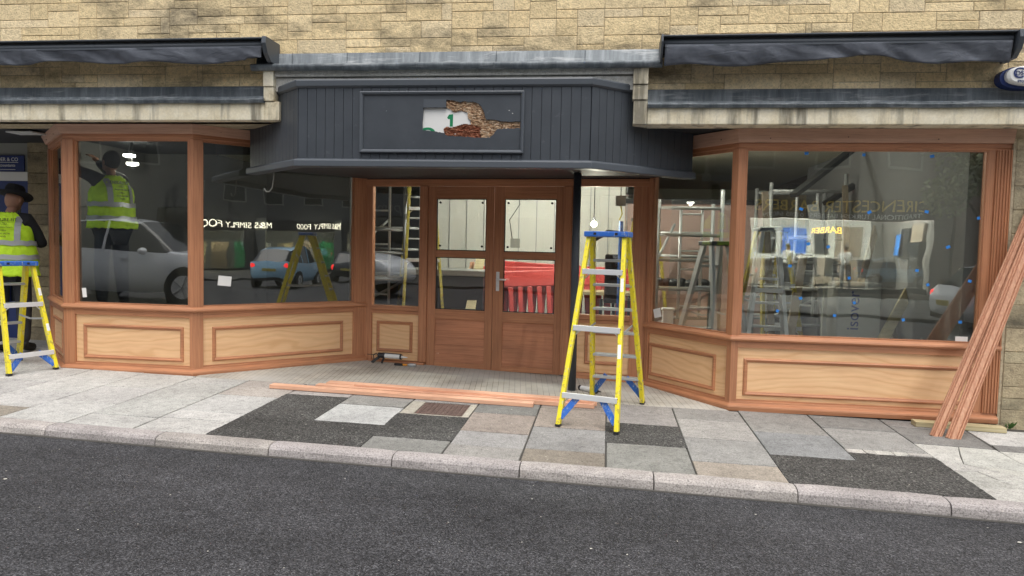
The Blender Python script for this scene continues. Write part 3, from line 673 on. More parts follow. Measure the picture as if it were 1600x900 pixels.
MB().sweep(FP, [(-.06, 2.085), (.050, 2.085), (.054, 2.092), (.052, 2.138), (.044, 2.146), (.014, 2.158), (-.06, 2.158)]).build('bottom_moulding', M['char2'], cn, bevel=.002)
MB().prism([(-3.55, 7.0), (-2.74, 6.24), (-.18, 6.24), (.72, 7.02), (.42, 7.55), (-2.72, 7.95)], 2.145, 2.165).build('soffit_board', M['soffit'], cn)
MB().prism([(-3.12, 6.56), (-2.74, 6.22), (-.18, 6.22), (.22, 6.56)], 2.80, 2.815).build('roof_sheet', M['lead'], cn)
# sign panel with a torn opening
f = frame2(FP[1], FP[2])
def P62(px, py): q_ = onY(px, py, 6.2); return (q_.x+2.75, q_.z)
def cz(pts): return [P62(640+x/8, 140+y/8) for x, y in pts]
hole = cz([(185, 190), (465, 238), (465, 135), (560, 140), (640, 165), (690, 150), (820, 160), (880, 195), (930, 270), (960, 375), (1100, 385), (1230, 410), (1405, 400), (1405, 485), (1180, 490), (1090, 505), (1050, 570), (1010, 598), (890, 605), (780, 596), (640, 590), (470, 580), (440, 550), (330, 528), (170, 510), (165, 430)])
hj = []
for i, p in enumerate(hole):
    q_ = hole[(i+1) % len(hole)]; k = max(1, int(math.dist(p, q_)/.012))
    for j in range(k):
        a = j/k; jit = .0045 if 3 <= i <= 22 else .0008
        hj.append((p[0]+(q_[0]-p[0])*a+rnd.uniform(-jit*.6, jit*.6), p[1]+(q_[1]-p[1])*a+rnd.uniform(-jit, jit)))
s0, s1, z0, z1 = .605, 1.985, 2.245, 2.705
def inside(x, z, poly):
    c = False; j = len(poly)-1
    for i in range(len(poly)):
        if (poly[i][1] > z) != (poly[j][1] > z) and x < (poly[j][0]-poly[i][0])*(z-poly[i][1])/(poly[j][1]-poly[i][1])+poly[i][0]: c = not c
        j = i
    return c
def holed(mb, outer, hole_, d0, d1):
    pts = [Vector(p) for p in outer]+[Vector(p) for p in hole_]; no, nh = len(outer), len(hole_)
    ed = [(i, (i+1) % no) for i in range(no)]+[(no+i, no+(i+1) % nh) for i in range(nh)]
    vo, eo, fo, *_ = delaunay_2d_cdt(pts, ed, [], 0, 1e-6)
    n_ = len(vo); v_ = [pt(f, p.x, d1, p.y) for p in vo]+[pt(f, p.x, d0, p.y) for p in vo]; fs = []
    for t_ in fo:
        cx_ = sum(vo[i].x for i in t_)/len(t_); cy_ = sum(vo[i].y for i in t_)/len(t_)
        if inside(cx_, cy_, hole_) or not inside(cx_, cy_, outer): continue
        fs += [tuple(t_), tuple(n_+i for i in reversed(t_))]
    mb.add(v_, fs)
    rim = [pt(f, p[0], d1, p[1]) for p in hole_]+[pt(f, p[0], d0, p[1]) for p in hole_]
    mb.add(rim, [(i, (i+1) % nh, nh+(i+1) % nh, nh+i) for i in range(nh)])
sp_ = MB(); holed(sp_, [(s0, z0), (s1, z0), (s1, z1), (s0, z1)], hj, .006, .020)
spo = sp_.build('sign_panel', M['char'], cn, label='sign panel torn open, showing white board and rotten wood')
wbd = MB(); fbox(wbd, f, s0+.3, s1-.28, -.002, .0005, z0+.03, z1-.03); wbo = wbd.build('old_sign_board', M['white'], spo)
nm = MB(); npoly = cz([(470, 350), (495, 312), (545, 308), (540, 462), (503, 462), (505, 368), (480, 368)]); k = len(npoly)
nm.add([pt(f, a, .002, b) for a, b in npoly]+[pt(f, a, .0006, b) for a, b in npoly], [tuple(range(k)), tuple(range(2*k-1, k-1, -1))]+[(i, k+i, k+(i+1) % k, (i+1) % k) for i in range(k)])
nm.build('old_numeral', M['green'], wbo)
ar = MB(); c0 = P62(640+225/8, 140+530/8); rg = []
for i in range(13):
    a = R(10+150*i/12); rg.append([pt(f, c0[0]+math.cos(a)*r_*1.15, .001+d_, c0[1]+math.sin(a)*r_*.8-.01) for r_, d_ in ((.036, 0), (.062, 0), (.062, .0012), (.036, .0012))])
ar.rings(rg); ar.build('old_lettering', M['green'], wbo)
# rotten wood: lumpy relief filling the rest of the opening
def lump(poly, seed, step=.005, dmax=.016, name='rotten_wood', mk='rot'):
    mb = MB(); xs_ = [p[0] for p in poly]; zs_ = [p[1] for p in poly]
    def ins(x, z):
        c = False; j = len(poly)-1
        for i in range(len(poly)):
            if (poly[i][1] > z) != (poly[j][1] > z) and x < (poly[j][0]-poly[i][0])*(z-poly[i][1])/(poly[j][1]-poly[i][1])+poly[i][0]: c = not c
            j = i
        return c
    idx = {}; nx = int((max(xs_)-min(xs_))/step)+2; nz = int((max(zs_)-min(zs_))/step)+2
    def vtx(i, j):
        if (i, j) not in idx:
            x = min(xs_)+i*step; z = min(zs_)+j*step
            h = .001+dmax*.8*(.5+.5*noise.fractal(Vector((x*38+seed, z*70, seed)), .8, 2.1, 5)); idx[(i, j)] = len(mb.v); mb.v.append(pt(f, x, h, z))
        return idx[(i, j)]
    for i in range(nx):
        for j in range(nz):
            if ins(min(xs_)+(i+.5)*step, min(zs_)+(j+.5)*step):
                mb.f.append([vtx(i, j), vtx(i+1, j), vtx(i+1, j+1), vtx(i, j+1)]); mb.c.append(None); mb.m.append(0)
    return mb.build(name, M[mk], spo)
lump(cz([(455, 120), (570, 130), (700, 140), (900, 150), (960, 370), (1250, 390), (1425, 385), (1425, 505), (1100, 510), (1040, 610), (900, 615), (870, 520), (900, 470), (770, 440), (760, 380), (735, 370), (725, 290), (650, 265), (560, 290), (500, 240), (465, 235)]), 3.1, mk='rot2', dmax=.02)
lump(cz([(430, 490), (470, 465), (520, 478), (690, 430), (770, 440), (905, 465), (880, 520), (905, 615), (440, 600)]), 8.4, dmax=.022)
flp = MB(); a_, b_ = P62(663, 156), P62(698, 168); fbox(flp, f, a_[0], b_[0], .012, .026, b_[1]-.004, a_[1]); flp.build('lifted_board', M['char2'], spo)
ch = MB()
for _ in range(16):
    a = rnd.uniform(s0+.02, s1-.02); b = rnd.uniform(z0+.03, z1-.03); r_ = rnd.choice([.0025, .004, .003, .006])
    if abs(a-1.3) < .42 and abs(b-2.52) < .14: continue
    ch.add([pt(f, a-r_, .0206, b), pt(f, a, .0206, b-r_*.6), pt(f, a+r_, .0206, b+.001), pt(f, a, .0206, b+r_*.7)], [(0, 1, 2, 3)])
ch.build('paint_chips', M['paper'], spo)['kind'] = 'stuff'
# frame moulding of the sign panel
mb = MB(); prof = [(0, 0), (0, .026), (.008, .030), (.022, .026), (.03, .016), (.034, 0)]
rg = []
for cs, czz, ds, dz in ((s0-.034, z0-.034, 1, 1), (s1+.034, z0-.034, -1, 1), (s1+.034, z1+.034, -1, -1), (s0-.034, z1+.034, 1, -1)):
    rg.append([pt(f, cs+ds*o_, h_+.010, czz+dz*o_) for o_, h_ in prof])
k = len(prof); mb.add([p for r_ in rg for p in r_], [(i*k+j, ((i+1) % 4)*k+j, ((i+1) % 4)*k+(j+1) % k, i*k+(j+1) % k) for i in range(4) for j in range(k)])
mb.build('sign_frame', M['char2'], cn)
pq = MB(); pq.tube([(-.30, 7.02, gz(-.3, 7)), (-.30, 7.02, 2.14)], .038, 16); pq.build('support_post', M['char'], cn, smooth=True)
# dangling cable from the canopy's left
hk = MB(); hk.tube([(-3.22, 6.70, 2.13), (-3.22, 6.69, 2.02), (-3.235, 6.69, 1.93), (-3.26, 6.68, 1.895), (-3.29, 6.68, 1.895), (-3.31, 6.68, 1.925)], .006, 8)
tag(hk.build('hanging_cable', M['greyw'], smooth=True), 'short pale cable end hooked below the left corner of the dark canopy', 'cable')

# ------------------------------------------------------------------ awnings
def awning(label, x0, x1, zt, sag, ends, extra=None):
    t = thing('awning', label, 'awning', ((x0+x1)/2, 6.4, zt-.2), 'folded black shop awnings')
    MB().box((x0, 6.22, zt-.012), (x1, 6.48, zt)).build('hood', M['char2'], t, bevel=.003)
    MB().box((x0+.01, 6.40, zt-.12), (x1-.01, 6.48, zt-.012)).build('back_plate', M['blackp'], t)
    tb = MB(); tb.tube([(x0+.02, 6.27, zt-.055), (x1-.02, 6.27, zt-.055)], .026, 12); tb.build('front_bar', M['char2'], t, smooth=True)
    for e in ends:
        eb = MB(); pr_ = [(6.20, zt+.002), (6.19, zt-.06), (6.23, zt-.14), (6.30, zt-.20), (6.48, zt-.20), (6.48, zt+.002)]
        xa, xb = (e-.018, e) if e == x1 else (e, e+.018)
        if e == x1: xa, xb = e-.002, e+.04
        eb.add([(xa, y, z) for y, z in pr_]+[(xb, y, z) for y, z in pr_], [tuple(range(6)), tuple(range(6, 12))[::-1]]+[(i, 6+i, 6+(i+1) % 6, (i+1) % 6) for i in range(6)])
        eb.build('end_cap', M['char2'], t, bevel=.004)
    va = MB(); nx = int((x1-x0)/.025); nz = 8; g = []
    for i in range(nx+1):
        x = x0+.035+(x1-x0-.06)*i/nx; u_ = i/nx; dr = sag(u_)
        rowl = []
        for j in range(nz+1):
            v = j/nz; z = zt-.075-dr*v
            y = 6.245+v*.02+noise.noise(Vector((x*3.2+z*6, z*5, 1)))*.045*(v+.25)+noise.noise(Vector((x*11+z*16, z*8, 5)))*.016*(v+.2)
            rowl.append(Vector((x+noise.noise(Vector((x*5, z*4, 9)))*.006, y, z)))
        g.append(rowl)
    for i in range(nx):
        for j in range(nz): va.add([g[i][j], g[i+1][j], g[i+1][j+1], g[i][j+1]], [(3, 2, 1, 0)])
    vo_ = va.build('valance', M['awn'], t, smooth=True); so_ = vo_.modifiers.new('thick', 'SOLIDIFY'); so_.thickness = .002
    ra = MB(); ra.box((x0+.04, 6.246, zt-.086), (x1-.03, 6.258, zt-.070)); ra.build('valance_rail', M['char2'], t)
    return t
awning('long folded black awning with crumpled valance above the left bay', -8.6, -3.10, 3.235, lambda u: .128+.012*math.sin(u*37)+.012*math.sin(u*15+1.2)-.012*(u > .97), [-3.10])
aw = awning('folded black awning whose valance hem arches upward, above the right bay', .395, 3.14, 3.20, lambda u: .165-.075*math.exp(-((u-.56)/.14)**2)*.85-.012*math.sin(u*22), [.395, 3.14])

# alarm box
al = thing('alarm_box', 'white and navy burglar alarm box at the right above the lintel', 'alarm box', (3.30, 6.42, 2.87))
def oval(mb, c, rx, rzz, y0, y1, n_=28, sq=2.6, dome=0):
    r1, r2, r3 = [], [], []
    for k in range(n_):
        a = 2*math.pi*k/n_; ca, sa = math.cos(a), math.sin(a); x = c[0]+rx*math.copysign(abs(ca)**(2/sq), ca); z = c[1]+rzz*math.copysign(abs(sa)**(2/sq), sa)
        r1.append(Vector((x, y0, z))); r2.append(Vector((x, y1, z))); r3.append(Vector((c[0]+(x-c[0])*.9, y1-dome, c[1]+(z-c[1])*.9)))
    mb.rings([r1, r2, r3]); return mb
oval(MB(), (3.30, 2.865), .205, .088, 6.46, 6.37).build('back_plate', M['navy'], al)
oval(MB(), (3.34, 2.872), .215, .078, 6.37, 6.33, dome=.015).build('front_cover', M['white'], al, bevel=.003)
text('logo', 'C', .12, (3.205, 6.312, 2.885), (1, 0, 0), (0, -1, 0), M['navy'], al); text('logo', 'DS', .05, (3.212, 6.311, 2.885), (1, 0, 0), (0, -1, 0), M['navy'], al)
text('lettering', 'HOME &\nBUSINESS\nSECURITY', .032, (3.27, 6.312, 2.885), (1, 0, 0), (0, -1, 0), M['navy'], al, align='LEFT')
text('lettering', 'STORE ALARMS', .026, (3.20, 6.312, 2.822), (1, 0, 0), (0, -1, 0), M['navy'], al, align='LEFT')

# next door: blue door, white fascia, sign
nd = thing('blue_door', 'dark blue glazed door under a pale board in the shaded left recess', 'door', (-7.5, 8.1, .1))
MB().box((-8.6, 8.02, 2.19), (-6.985, 8.10, 2.70)).build('fascia_board', M['greyw'], nd)
MB().box((-8.6, 7.99, 2.08), (-6.985, 8.10, 2.187)).build('transom', M['white'], nd, bevel=.004)
q = MB()
for a, b, c, d in ((-8.6, -6.985, 1.93, 2.08), (-7.12, -6.985, .1, 1.93), (-7.42, -7.30, .1, 1.93), (-8.6, -7.42, 1.7, 1.93), (-8.6, -7.42, .1, .5), (-7.30, -7.12, .1, .6)): q.box((a, 8.03, c), (b, 8.09, d))
q.build('door_frame', M['navy'], nd, bevel=.004)
MB().box((-8.6, 8.06, .5), (-7.12, 8.07, 1.93)).build('glass_pane', M['cglass'], nd)
sg = thing('office_sign', 'small navy company sign on the pale board over the blue door', 'sign', (-7.4, 8.0, 2.25))
MB().box((-7.9, 8.0, 2.185+.004), (-7.045, 8.018, 2.385)).build('sign_board', M['navy'], sg)
text('lettering', 'CALDER & CO', .062, (-7.12, 7.998, 2.335), (1, 0, 0), (0, -1, 0), M['paper'], sg, .001, 'RIGHT')
text('lettering', 'accountants', .05, (-7.16, 7.998, 2.265), (1, 0, 0), (0, -1, 0), M['paper'], sg, .001, 'RIGHT')
MB().box((-7.7, 7.996, 2.298), (-7.12, 7.999, 2.303)).build('rule_line', M['paper'], sg); MB().box((-7.7, 7.996, 2.212), (-7.16, 7.999, 2.217)).build('rule_line', M['paper'], sg)
fx = thing('floodlight', 'flat grey light fitting fixed under the dark soffit at far left', 'light', (-6.2, 7.0, 2.5))
MB().box((-6.33, 6.95, 2.500), (-6.02, 7.15, 2.515)).build('lamp_plate', M['alu'], fx, bevel=.003); MB().box((-6.22, 7.0, 2.515), (-6.1, 7.1, 2.536)).build('bracket', M['blackp'], fx)

# ------------------------------------------------------------------ step ladders
def ladder(label, mid, ang, H, wt, wb_, spread, nstep, braces, railm, treadm, capm, group=None, z0=None, name='step_ladder'):
    """local x = width, local -y = near support frame, +y = stepped frame"""
    zb = gz(mid[0], mid[1]) if z0 is None else z0
    t = thing(name, label, 'ladder', (0, 0, 0), group); ORG[t] = Vector((0, 0, 0))
    def gh(x, y):
        c, s_ = math.cos(ang), math.sin(ang); return (gz(mid[0]+x*c-y*s_, mid[1]+x*s_+y*c)-zb) if z0 is None else 0
    ty = .06
    def rail(sx, sy, f_): # f_=0 base ,1 top
        zf = gh(sx*wb_/2, sy*spread/2); b = Vector((sx*wb_/2, sy*spread/2, zf+.012)); a = Vector((sx*wt/2, sy*ty, H-.03)); return b.lerp(a, f_)
    for sy in (-1, 1):
        for sx in (-1, 1):
            b, a = rail(sx, sy, 0), rail(sx, sy, 1)
            mb = MB(); mb.bar(b, a, .036 if sy < 0 else .036, .05 if sy < 0 else .066, up=(0, 1, 0)); mb.build('rail', M[railm], t, bevel=.004)
            ft = MB(); ft.bar(b-Vector((0, 0, .012)), b+(a-b).normalized()*.012, .042, .07 if sy > 0 else .052, up=(0, 1, 0)); ft.build('foot', M['blackp'], t, bevel=.004)
    for k in range(1, nstep+1):
        f_ = k/(nstep+1); l_, r_ = rail(-1, 1, f_), rail(1, 1, f_)
        mb = MB(); mb.box((l_.x+.012, l_.y-.04, l_.z-.012), (r_.x-.012, l_.y+.045, l_.z+.012)); mb.build('tread', M[treadm], t, bevel=.004)
    for f_ in braces:
        l_, r_ = rail(-1, -1, f_), rail(1, -1, f_)
        mb = MB(); mb.bar(l_+Vector((0, -.03, 0)), r_+Vector((0, -.03, 0)), .02, .044); mb.bar(l_+Vector((.01, 0, -.06)), l_+Vector((.06, -.01, -.012)), .012, .01); mb.bar(r_+Vector((-.01, 0, -.06)), r_+Vector((-.06, -.01, -.012)), .012, .01)
        mb.build('cross_brace', M['alu'], t, bevel=.002)
    if capm == 'blue':
        for sy in (-1, 1):
            for sx in (-1, 1):
                p0 = rail(sx, sy, .04); f2 = .04+.14/H*1.25; q1 = rail(sx, sy, .175/1.0 if H > 1.3 else .2); q1 = Vector((q1.x-sx*.13, q1.y, q1.z-.03))
                mb = MB(); mb.bar(p0+Vector((-sx*.01, sy*.012, 0)), q1+Vector((0, sy*.012, 0)), .05, .014, up=(0, 1, 0)); mb.build('corner_brace', M[capm], t, bevel=.002)
    if group == 'yellow stepladders outside':
        for sx in (-1, 1):
            for f_ in braces:
                for dz in (-.012, .012):
                    p_ = rail(sx, -1, f_)+Vector((0, -.026, dz)); MB().tube([p_, p_+Vector((0, -.004, 0))], .005, 8).build('rivet', M['blackp'], t)
            for k in range(1, nstep+1):
                p_ = rail(sx, 1, k/(nstep+1))+Vector((sx*.019, 0, 0)); MB().tube([p_, p_+Vector((sx*.004, 0, 0))], .007, 8).build('rivet', M['alud'], t)
        for f_, mm in ((.70, 'paper'), (.36, 'film')):
            p_ = rail(1, -1, f_); q_ = rail(1, -1, f_+.07); MB().bar(p_+Vector((0, -.0262, 0)), q_+Vector((0, -.0262, 0)), .026, .002, up=(0, 1, 0)).build('warning_label', M[mm], t)
    for sx in (-1, 1):
        a, b = rail(sx, -1, .48), rail(sx, 1, .48); mid_ = (a+b)/2+Vector((0, 0, -.02))
        mb = MB(); mb.bar(a+Vector((-sx*.02, 0, 0)), mid_+Vector((-sx*.02, 0, 0)), .006, .018); mb.bar(mid_+Vector((-sx*.028, 0, 0)), b+Vector((-sx*.028, 0, 0)), .006, .018); mb.build('spreader', M['alud'], t)
    cp = MB(); cp.box((-wt/2-.035, -.115, H-.045), (wt/2+.035, .115, H)); co = cp.build('top_cap', M[capm], t, bevel=.008)
    for xx in (-.09, .09): MB().box((xx-.012, -.117, H-.030), (xx+.012, -.1145, H-.010)).build('cap_slot', M['black'], co)
    t.location = (mid[0], mid[1], zb); t.rotation_euler = (0, 0, ang); return t
ladder('taller yellow stepladder with blue top standing open in front of the doors', (.01, 6.15), R(-13), 1.555, .30, .47, 1.10, 6, (.155, .50, .80), 'yel', 'alud', 'blue', 'yellow stepladders outside')
ladder('shorter yellow stepladder with blue top beside the worker at far left', (-5.83, 6.46), R(66), 1.065, .30, .42, .74, 4, (.16, .62), 'yel', 'alud', 'blue', 'yellow stepladders outside')

# ------------------------------------------------------------------ timber on the pavement
def plank(label, pA, pB, wd, th, dz, m_='plank', cat='plank'):
    A_, B_ = Vector((pA[0], pA[1], 0)), Vector((pB[0], pB[1], 0)); d = (B_-A_).normalized(); n_ = Vector((-d.y, d.x, 0)); mb = MB()
    p = []
    for z in (0, th):
        for q_ in (A_, B_, B_+n_*wd, A_+n_*wd): p.append(Vector((q_.x, q_.y, gz(q_.x, q_.y)+dz+z)))
    mb.add(p, [(3, 2, 1, 0), (4, 5, 6, 7), (0, 1, 5, 4), (1, 2, 6, 5), (2, 3, 7, 6), (3, 0, 4, 7)])
    return tag(mb.build('plank', M[m_], bevel=.002), label, cat, 'hardwood planks lying at the threshold')
plank('frontmost and lowest reddish plank on the paving, jutting furthest left', (-3.06, 6.285), (-.60, 6.215), .085, .034, .004)
plank('middle reddish plank lying at the threshold, behind the frontmost', (-2.66, 6.395), (-.07, 6.315), .085, .036, .004)
plank('rear reddish plank lying along the tiled threshold', (-2.60, 6.50), (-.05, 6.425), .11, .038, .004)
plank('thin reddish strip lying on top of the middle plank', (-2.3, 6.43), (-.09, 6.352), .034, .020, .0405)
# softwood bearer and leaning mouldings
q = MB(); a, b = (2.63, 6.43), (3.33, 6.40); q.prism([(a[0], a[1]), (b[0], b[1]), (b[0], b[1]+.10), (a[0], a[1]+.10)], lambda x, y: gz(x, y)+.002, lambda x, y: gz(x, y)+.045)
tag(q.build('timber_block', M['softw'], bevel=.003), 'pale softwood batten lying on the paving under the leaning mouldings', 'batten')
def leaner(label, base, top, wd, offs, prof):
    base = Vector(base); top = Vector(top); d = (top-base).normalized(); n_ = Vector((-.10, -1, .0)); n_ = (n_-d*n_.dot(d)).normalized(); x = n_.cross(d).normalized()
    if x.x < 0: x = -x
    rg = []
    for q_ in (base, top): rg.append([q_+x*(a*wd)+n_*h for a, h in prof])
    mb = MB(); mb.rings(rg); return tag(mb.build('leaning_board', M['lean'], bevel=.001), label, 'moulded board', 'hardwood mouldings leaning on the right bay')
pf = [(0, 0), (0, .018), (.05, .022), (.09, .012), (.12, .012), (.15, .026), (.2, .026), (.23, .014), (.27, .014), (.32, .028), (.62, .028), (.66, .014), (.70, .014), (.74, .028), (.82, .028), (.86, .014), (.9, .014), (.93, .024), (1, .022), (1, 0)]
tp = onY(1607, 352, 6.44)
b1 = onG(1452, 680); b2 = onG(1478, 683)
dT = (tp-b1)
ext = 1.12
leaner('left of two red fluted mouldings leaning across the right end of the bay', (b1.x, b1.y, b1.z+.004), b1+(onY(1592, 352, 6.56)-b1)*ext, .085, 0, [(a, h) for a, h in pf])
leaner('right of two red fluted mouldings leaning across the right end of the bay', (b2.x-.015, b2.y-.02, b2.z+.004), b2+Vector((-.015, -.02, 0))+(onY(1607, 352, 6.52)-b2)*ext, .105, 0, pf)

# ------------------------------------------------------------------ small tools
cg = thing('caulking_gun', 'black caulking gun with white cartridge lying against the left side light', 'caulking gun', (-2.5, 7.8, .1))
c = onG(600, 565); ax = (Vector((1, -.13, -.02))).normalized(); o_ = Vector((-2.42, 7.83, gz(-2.4, 7.8)+.085))
MB().tube([o_-ax*.02, o_+ax*.17], .026, 14).build('cartridge', M['white'], cg, smooth=False)
MB().tube([o_+ax*.17, o_+ax*.185, o_+ax*.25], [.026, .012, .004], 10).build('nozzle', M['paper'], cg)
q = MB(); q.tube([o_-ax*.10, o_-ax*.02], .031, 14); q.tube([o_+ax*.165, o_+ax*.18], .031, 14); q.bar(o_-ax*.05+Vector((0, 0, .03)), o_+ax*.17+Vector((0, 0, .03)), .016, .006); q.tube([o_-ax*.24, o_-ax*.1], .004, 6)
q.build('barrel', M['blackp'], cg)
q = MB(); q.bar(o_-ax*.08+Vector((0, 0, -.01)), o_-ax*.17+Vector((0, -.04, -.082)), .022, .03); q.bar(o_-ax*.03+Vector((0, -.01, -.02)), o_-ax*.05+Vector((0, -.04, -.083)), .014, .02); q.tube([o_-ax*.10, o_-ax*.13+Vector((0, 0, .02)), o_-ax*.16+Vector((0, -.01, 0)), o_-ax*.15+Vector((0, -.02, -.04))], .006, 6)
q.build('handle', M['blackp'], cg, bevel=.003)
cb_ = thing('putty_knife', 'small tool with black and orange handle lying by the door post', 'hand tool', (-2.1, 7.75, .06))
z_ = gz(-2.1, 7.72)+.016; MB().tube([(-2.30, 7.735, z_), (-2.20, 7.725, z_)], .013, 10).build('handle', M['blackp'], cb_); MB().tube([(-2.20, 7.725, z_), (-2.15, 7.72, z_)], [.013, .008], 10).build('ferrule', mat('orange_plastic', (.7, .28, .03), .4), cb_)
MB().tube([(-2.15, 7.72, z_), (-2.12, 7.718, z_+.002), (-2.05, 7.712, z_+.004)], [.006, .02, .016], 8).build('blade', M['alud'], cb_)
tu = thing('sealant_tube', 'white sealant cartridge lying by the canopy post under the stepladder', 'sealant tube', (-.12, 7.0, .03))
z_ = gz(-.1, 7)+.027; p0, p1 = Vector((-.215, 7.06, z_)), Vector((-.06, 6.93, z_)); dd_ = (p1-p0).normalized()
MB().tube([p0, p1], .025, 14).build('cartridge', M['white'], tu); MB().tube([p0-dd_*.012, p0+dd_*.01], .0262, 14).build('end_ring', M['blackp'], tu); MB().tube([p1-dd_*.03, p1+dd_*.006, p1+dd_*.02, p1+dd_*.06], [.0262, .0262, .010, .005], 12).build('nozzle', M['blackp'], tu)
# manhole/grate with light border
gr = thing('drain_cover', 'rusty brown cast iron cover set in a pale border in the paving', 'drain cover', (-1.37, 5.96, 0))
def gp(x, y, dz): return (x, y, gz(x, y)+dz)
q = MB(); 
for a, b, c, d in ((-1.66, -1.55, 5.745, 6.18), (-1.14, -1.085, 5.745, 6.18), (-1.55, -1.14, 5.745, 5.765)): q.prism([(a, c), (b, c), (b, d), (a, d)], lambda x, y: gz(x, y)-.03, lambda x, y: gz(x, y)+.001)
q.build('border', stone('pale_mortar', (.42, .39, .33), .2, .5, False), gr)
q = MB(); q.prism([(-1.548, 5.767), (-1.142, 5.767), (-1.142, 6.18), (-1.548, 6.18)], lambda x, y: gz(x, y)-.03, lambda x, y: gz(x, y)-.006)
for i in range(9):
    for j in range(12):
        x, y = -1.53+i*.043, 5.78+j*.033; q.prism([(x, y), (x+.03, y), (x+.03, y+.02), (x, y+.02)], lambda x, y: gz(x, y)-.01, lambda x, y: gz(x, y)+.001)
q.build('cover', stone('rusted_iron', (.16, .11, .095), .2, .5, False), gr)
# weed at the wall foot
wd_ = MB()
for i in range(22):
    a = rnd.uniform(0, 6.28); l_ = rnd.uniform(.03, .08); b = Vector((3.43+rnd.uniform(-.02, .02), 6.57, gz(3.4, 6.5))); tpp = b+Vector((math.cos(a)*l_*.7, -abs(math.sin(a))*l_*.5, l_)); s_ = Vector((-math.sin(a), math.cos(a), 0))*.008
    wd_.add([b, b.lerp(tpp, .6)+s_, tpp, b.lerp(tpp, .6)-s_], [(0, 1, 2, 3)])
tag(wd_.build('weed', mat('weed_leaf', (.05, .12, .02), .7)), 'small green weed growing at the foot of the stone wall', 'weed')
# litter specks
lt = MB()
for i in range(150):
    x, y = rnd.uniform(-6, 4.5), rnd.uniform(1.6, 4.5); r_ = rnd.choice([.004, .005, .007, .004, .012]); z = rz(x, y)+.004; a = rnd.uniform(0, 3)
    if r_ > .01 and rnd.random() < .7: r_ = .005
    lt.add([(x+math.cos(a+k*1.26)*r_*rnd.uniform(.5, 1.3), y+math.sin(a+k*1.26)*r_*rnd.uniform(.5, 1.3), z+rnd.uniform(0, .002)) for k in range(5)], [(0, 1, 2, 3, 4)])
for i in range(170):
    x, y = rnd.uniform(-6, 4.5), rnd.uniform(4.8, 6.5); r_ = rnd.uniform(.003, .008); z = gz(x, y)+.004; a = rnd.uniform(0, 3)
    lt.add([(x+math.cos(a+k*1.26)*r_*rnd.uniform(.5, 1.3), y+math.sin(a+k*1.26)*r_*rnd.uniform(.5, 1.3), z) for k in range(5)], [(0, 1, 2, 3, 4)])
tag(lt.build('litter_specks', stone('chip_specks', (.55, .53, .48), 0, .2, False)), 'pale specks of litter and gum strewn over road and paving', 'litter', kind='stuff')

# ------------------------------------------------------------------ people
def skin(name, pts, edges, root, mat_, parent, sub=2):
    names = list(pts); me = bpy.data.meshes.new(name); me.from_pydata([pts[k][0] for k in names], [(names.index(a), names.index(b)) for a, b in edges], [])
    ob = bpy.data.objects.new(name, me); col.objects.link(ob)
    ob.modifiers.new('skin', 'SKIN').use_smooth_shade = True
    for i, k in enumerate(names):
        sv = me.skin_vertices[0].data[i]; r_ = pts[k][1]; sv.radius = (r_, r_) if not hasattr(r_, '__len__') else r_; sv.use_root = (k == root)
    sb = ob.modifiers.new('sub', 'SUBSURF'); sb.levels = sub; sb.render_levels = sub
    bpy.context.view_layer.update()
    me2 = bpy.data.meshes.new_from_object(ob.evaluated_get(bpy.context.evaluated_depsgraph_get())); bpy.data.objects.remove(ob)
    org = ORG.get(parent, Vector((0, 0, 0)))
    for v in me2.vertices: v.co -= org
    me2.materials.clear(); me2.materials.append(mat_); me2.polygons.foreach_set('use_smooth', [True]*len(me2.polygons))
    o = bpy.data.objects.new(name, me2); col.objects.link(o)
    if parent is not None: o.parent = parent; ORG[o] = org
    return o
def join_into(o, mb):
    n0 = len(o.data.vertices); b = bmesh.new(); b.from_mesh(o.data); org = ORG[o]
    vs_ = [b.verts.new(p-org) for p in mb.v]
    for f_ in mb.f:
        try: q_ = b.faces.new([vs_[i] for i in f_]); q_.smooth = True
        except ValueError: pass
    b.to_mesh(o.data); b.free()
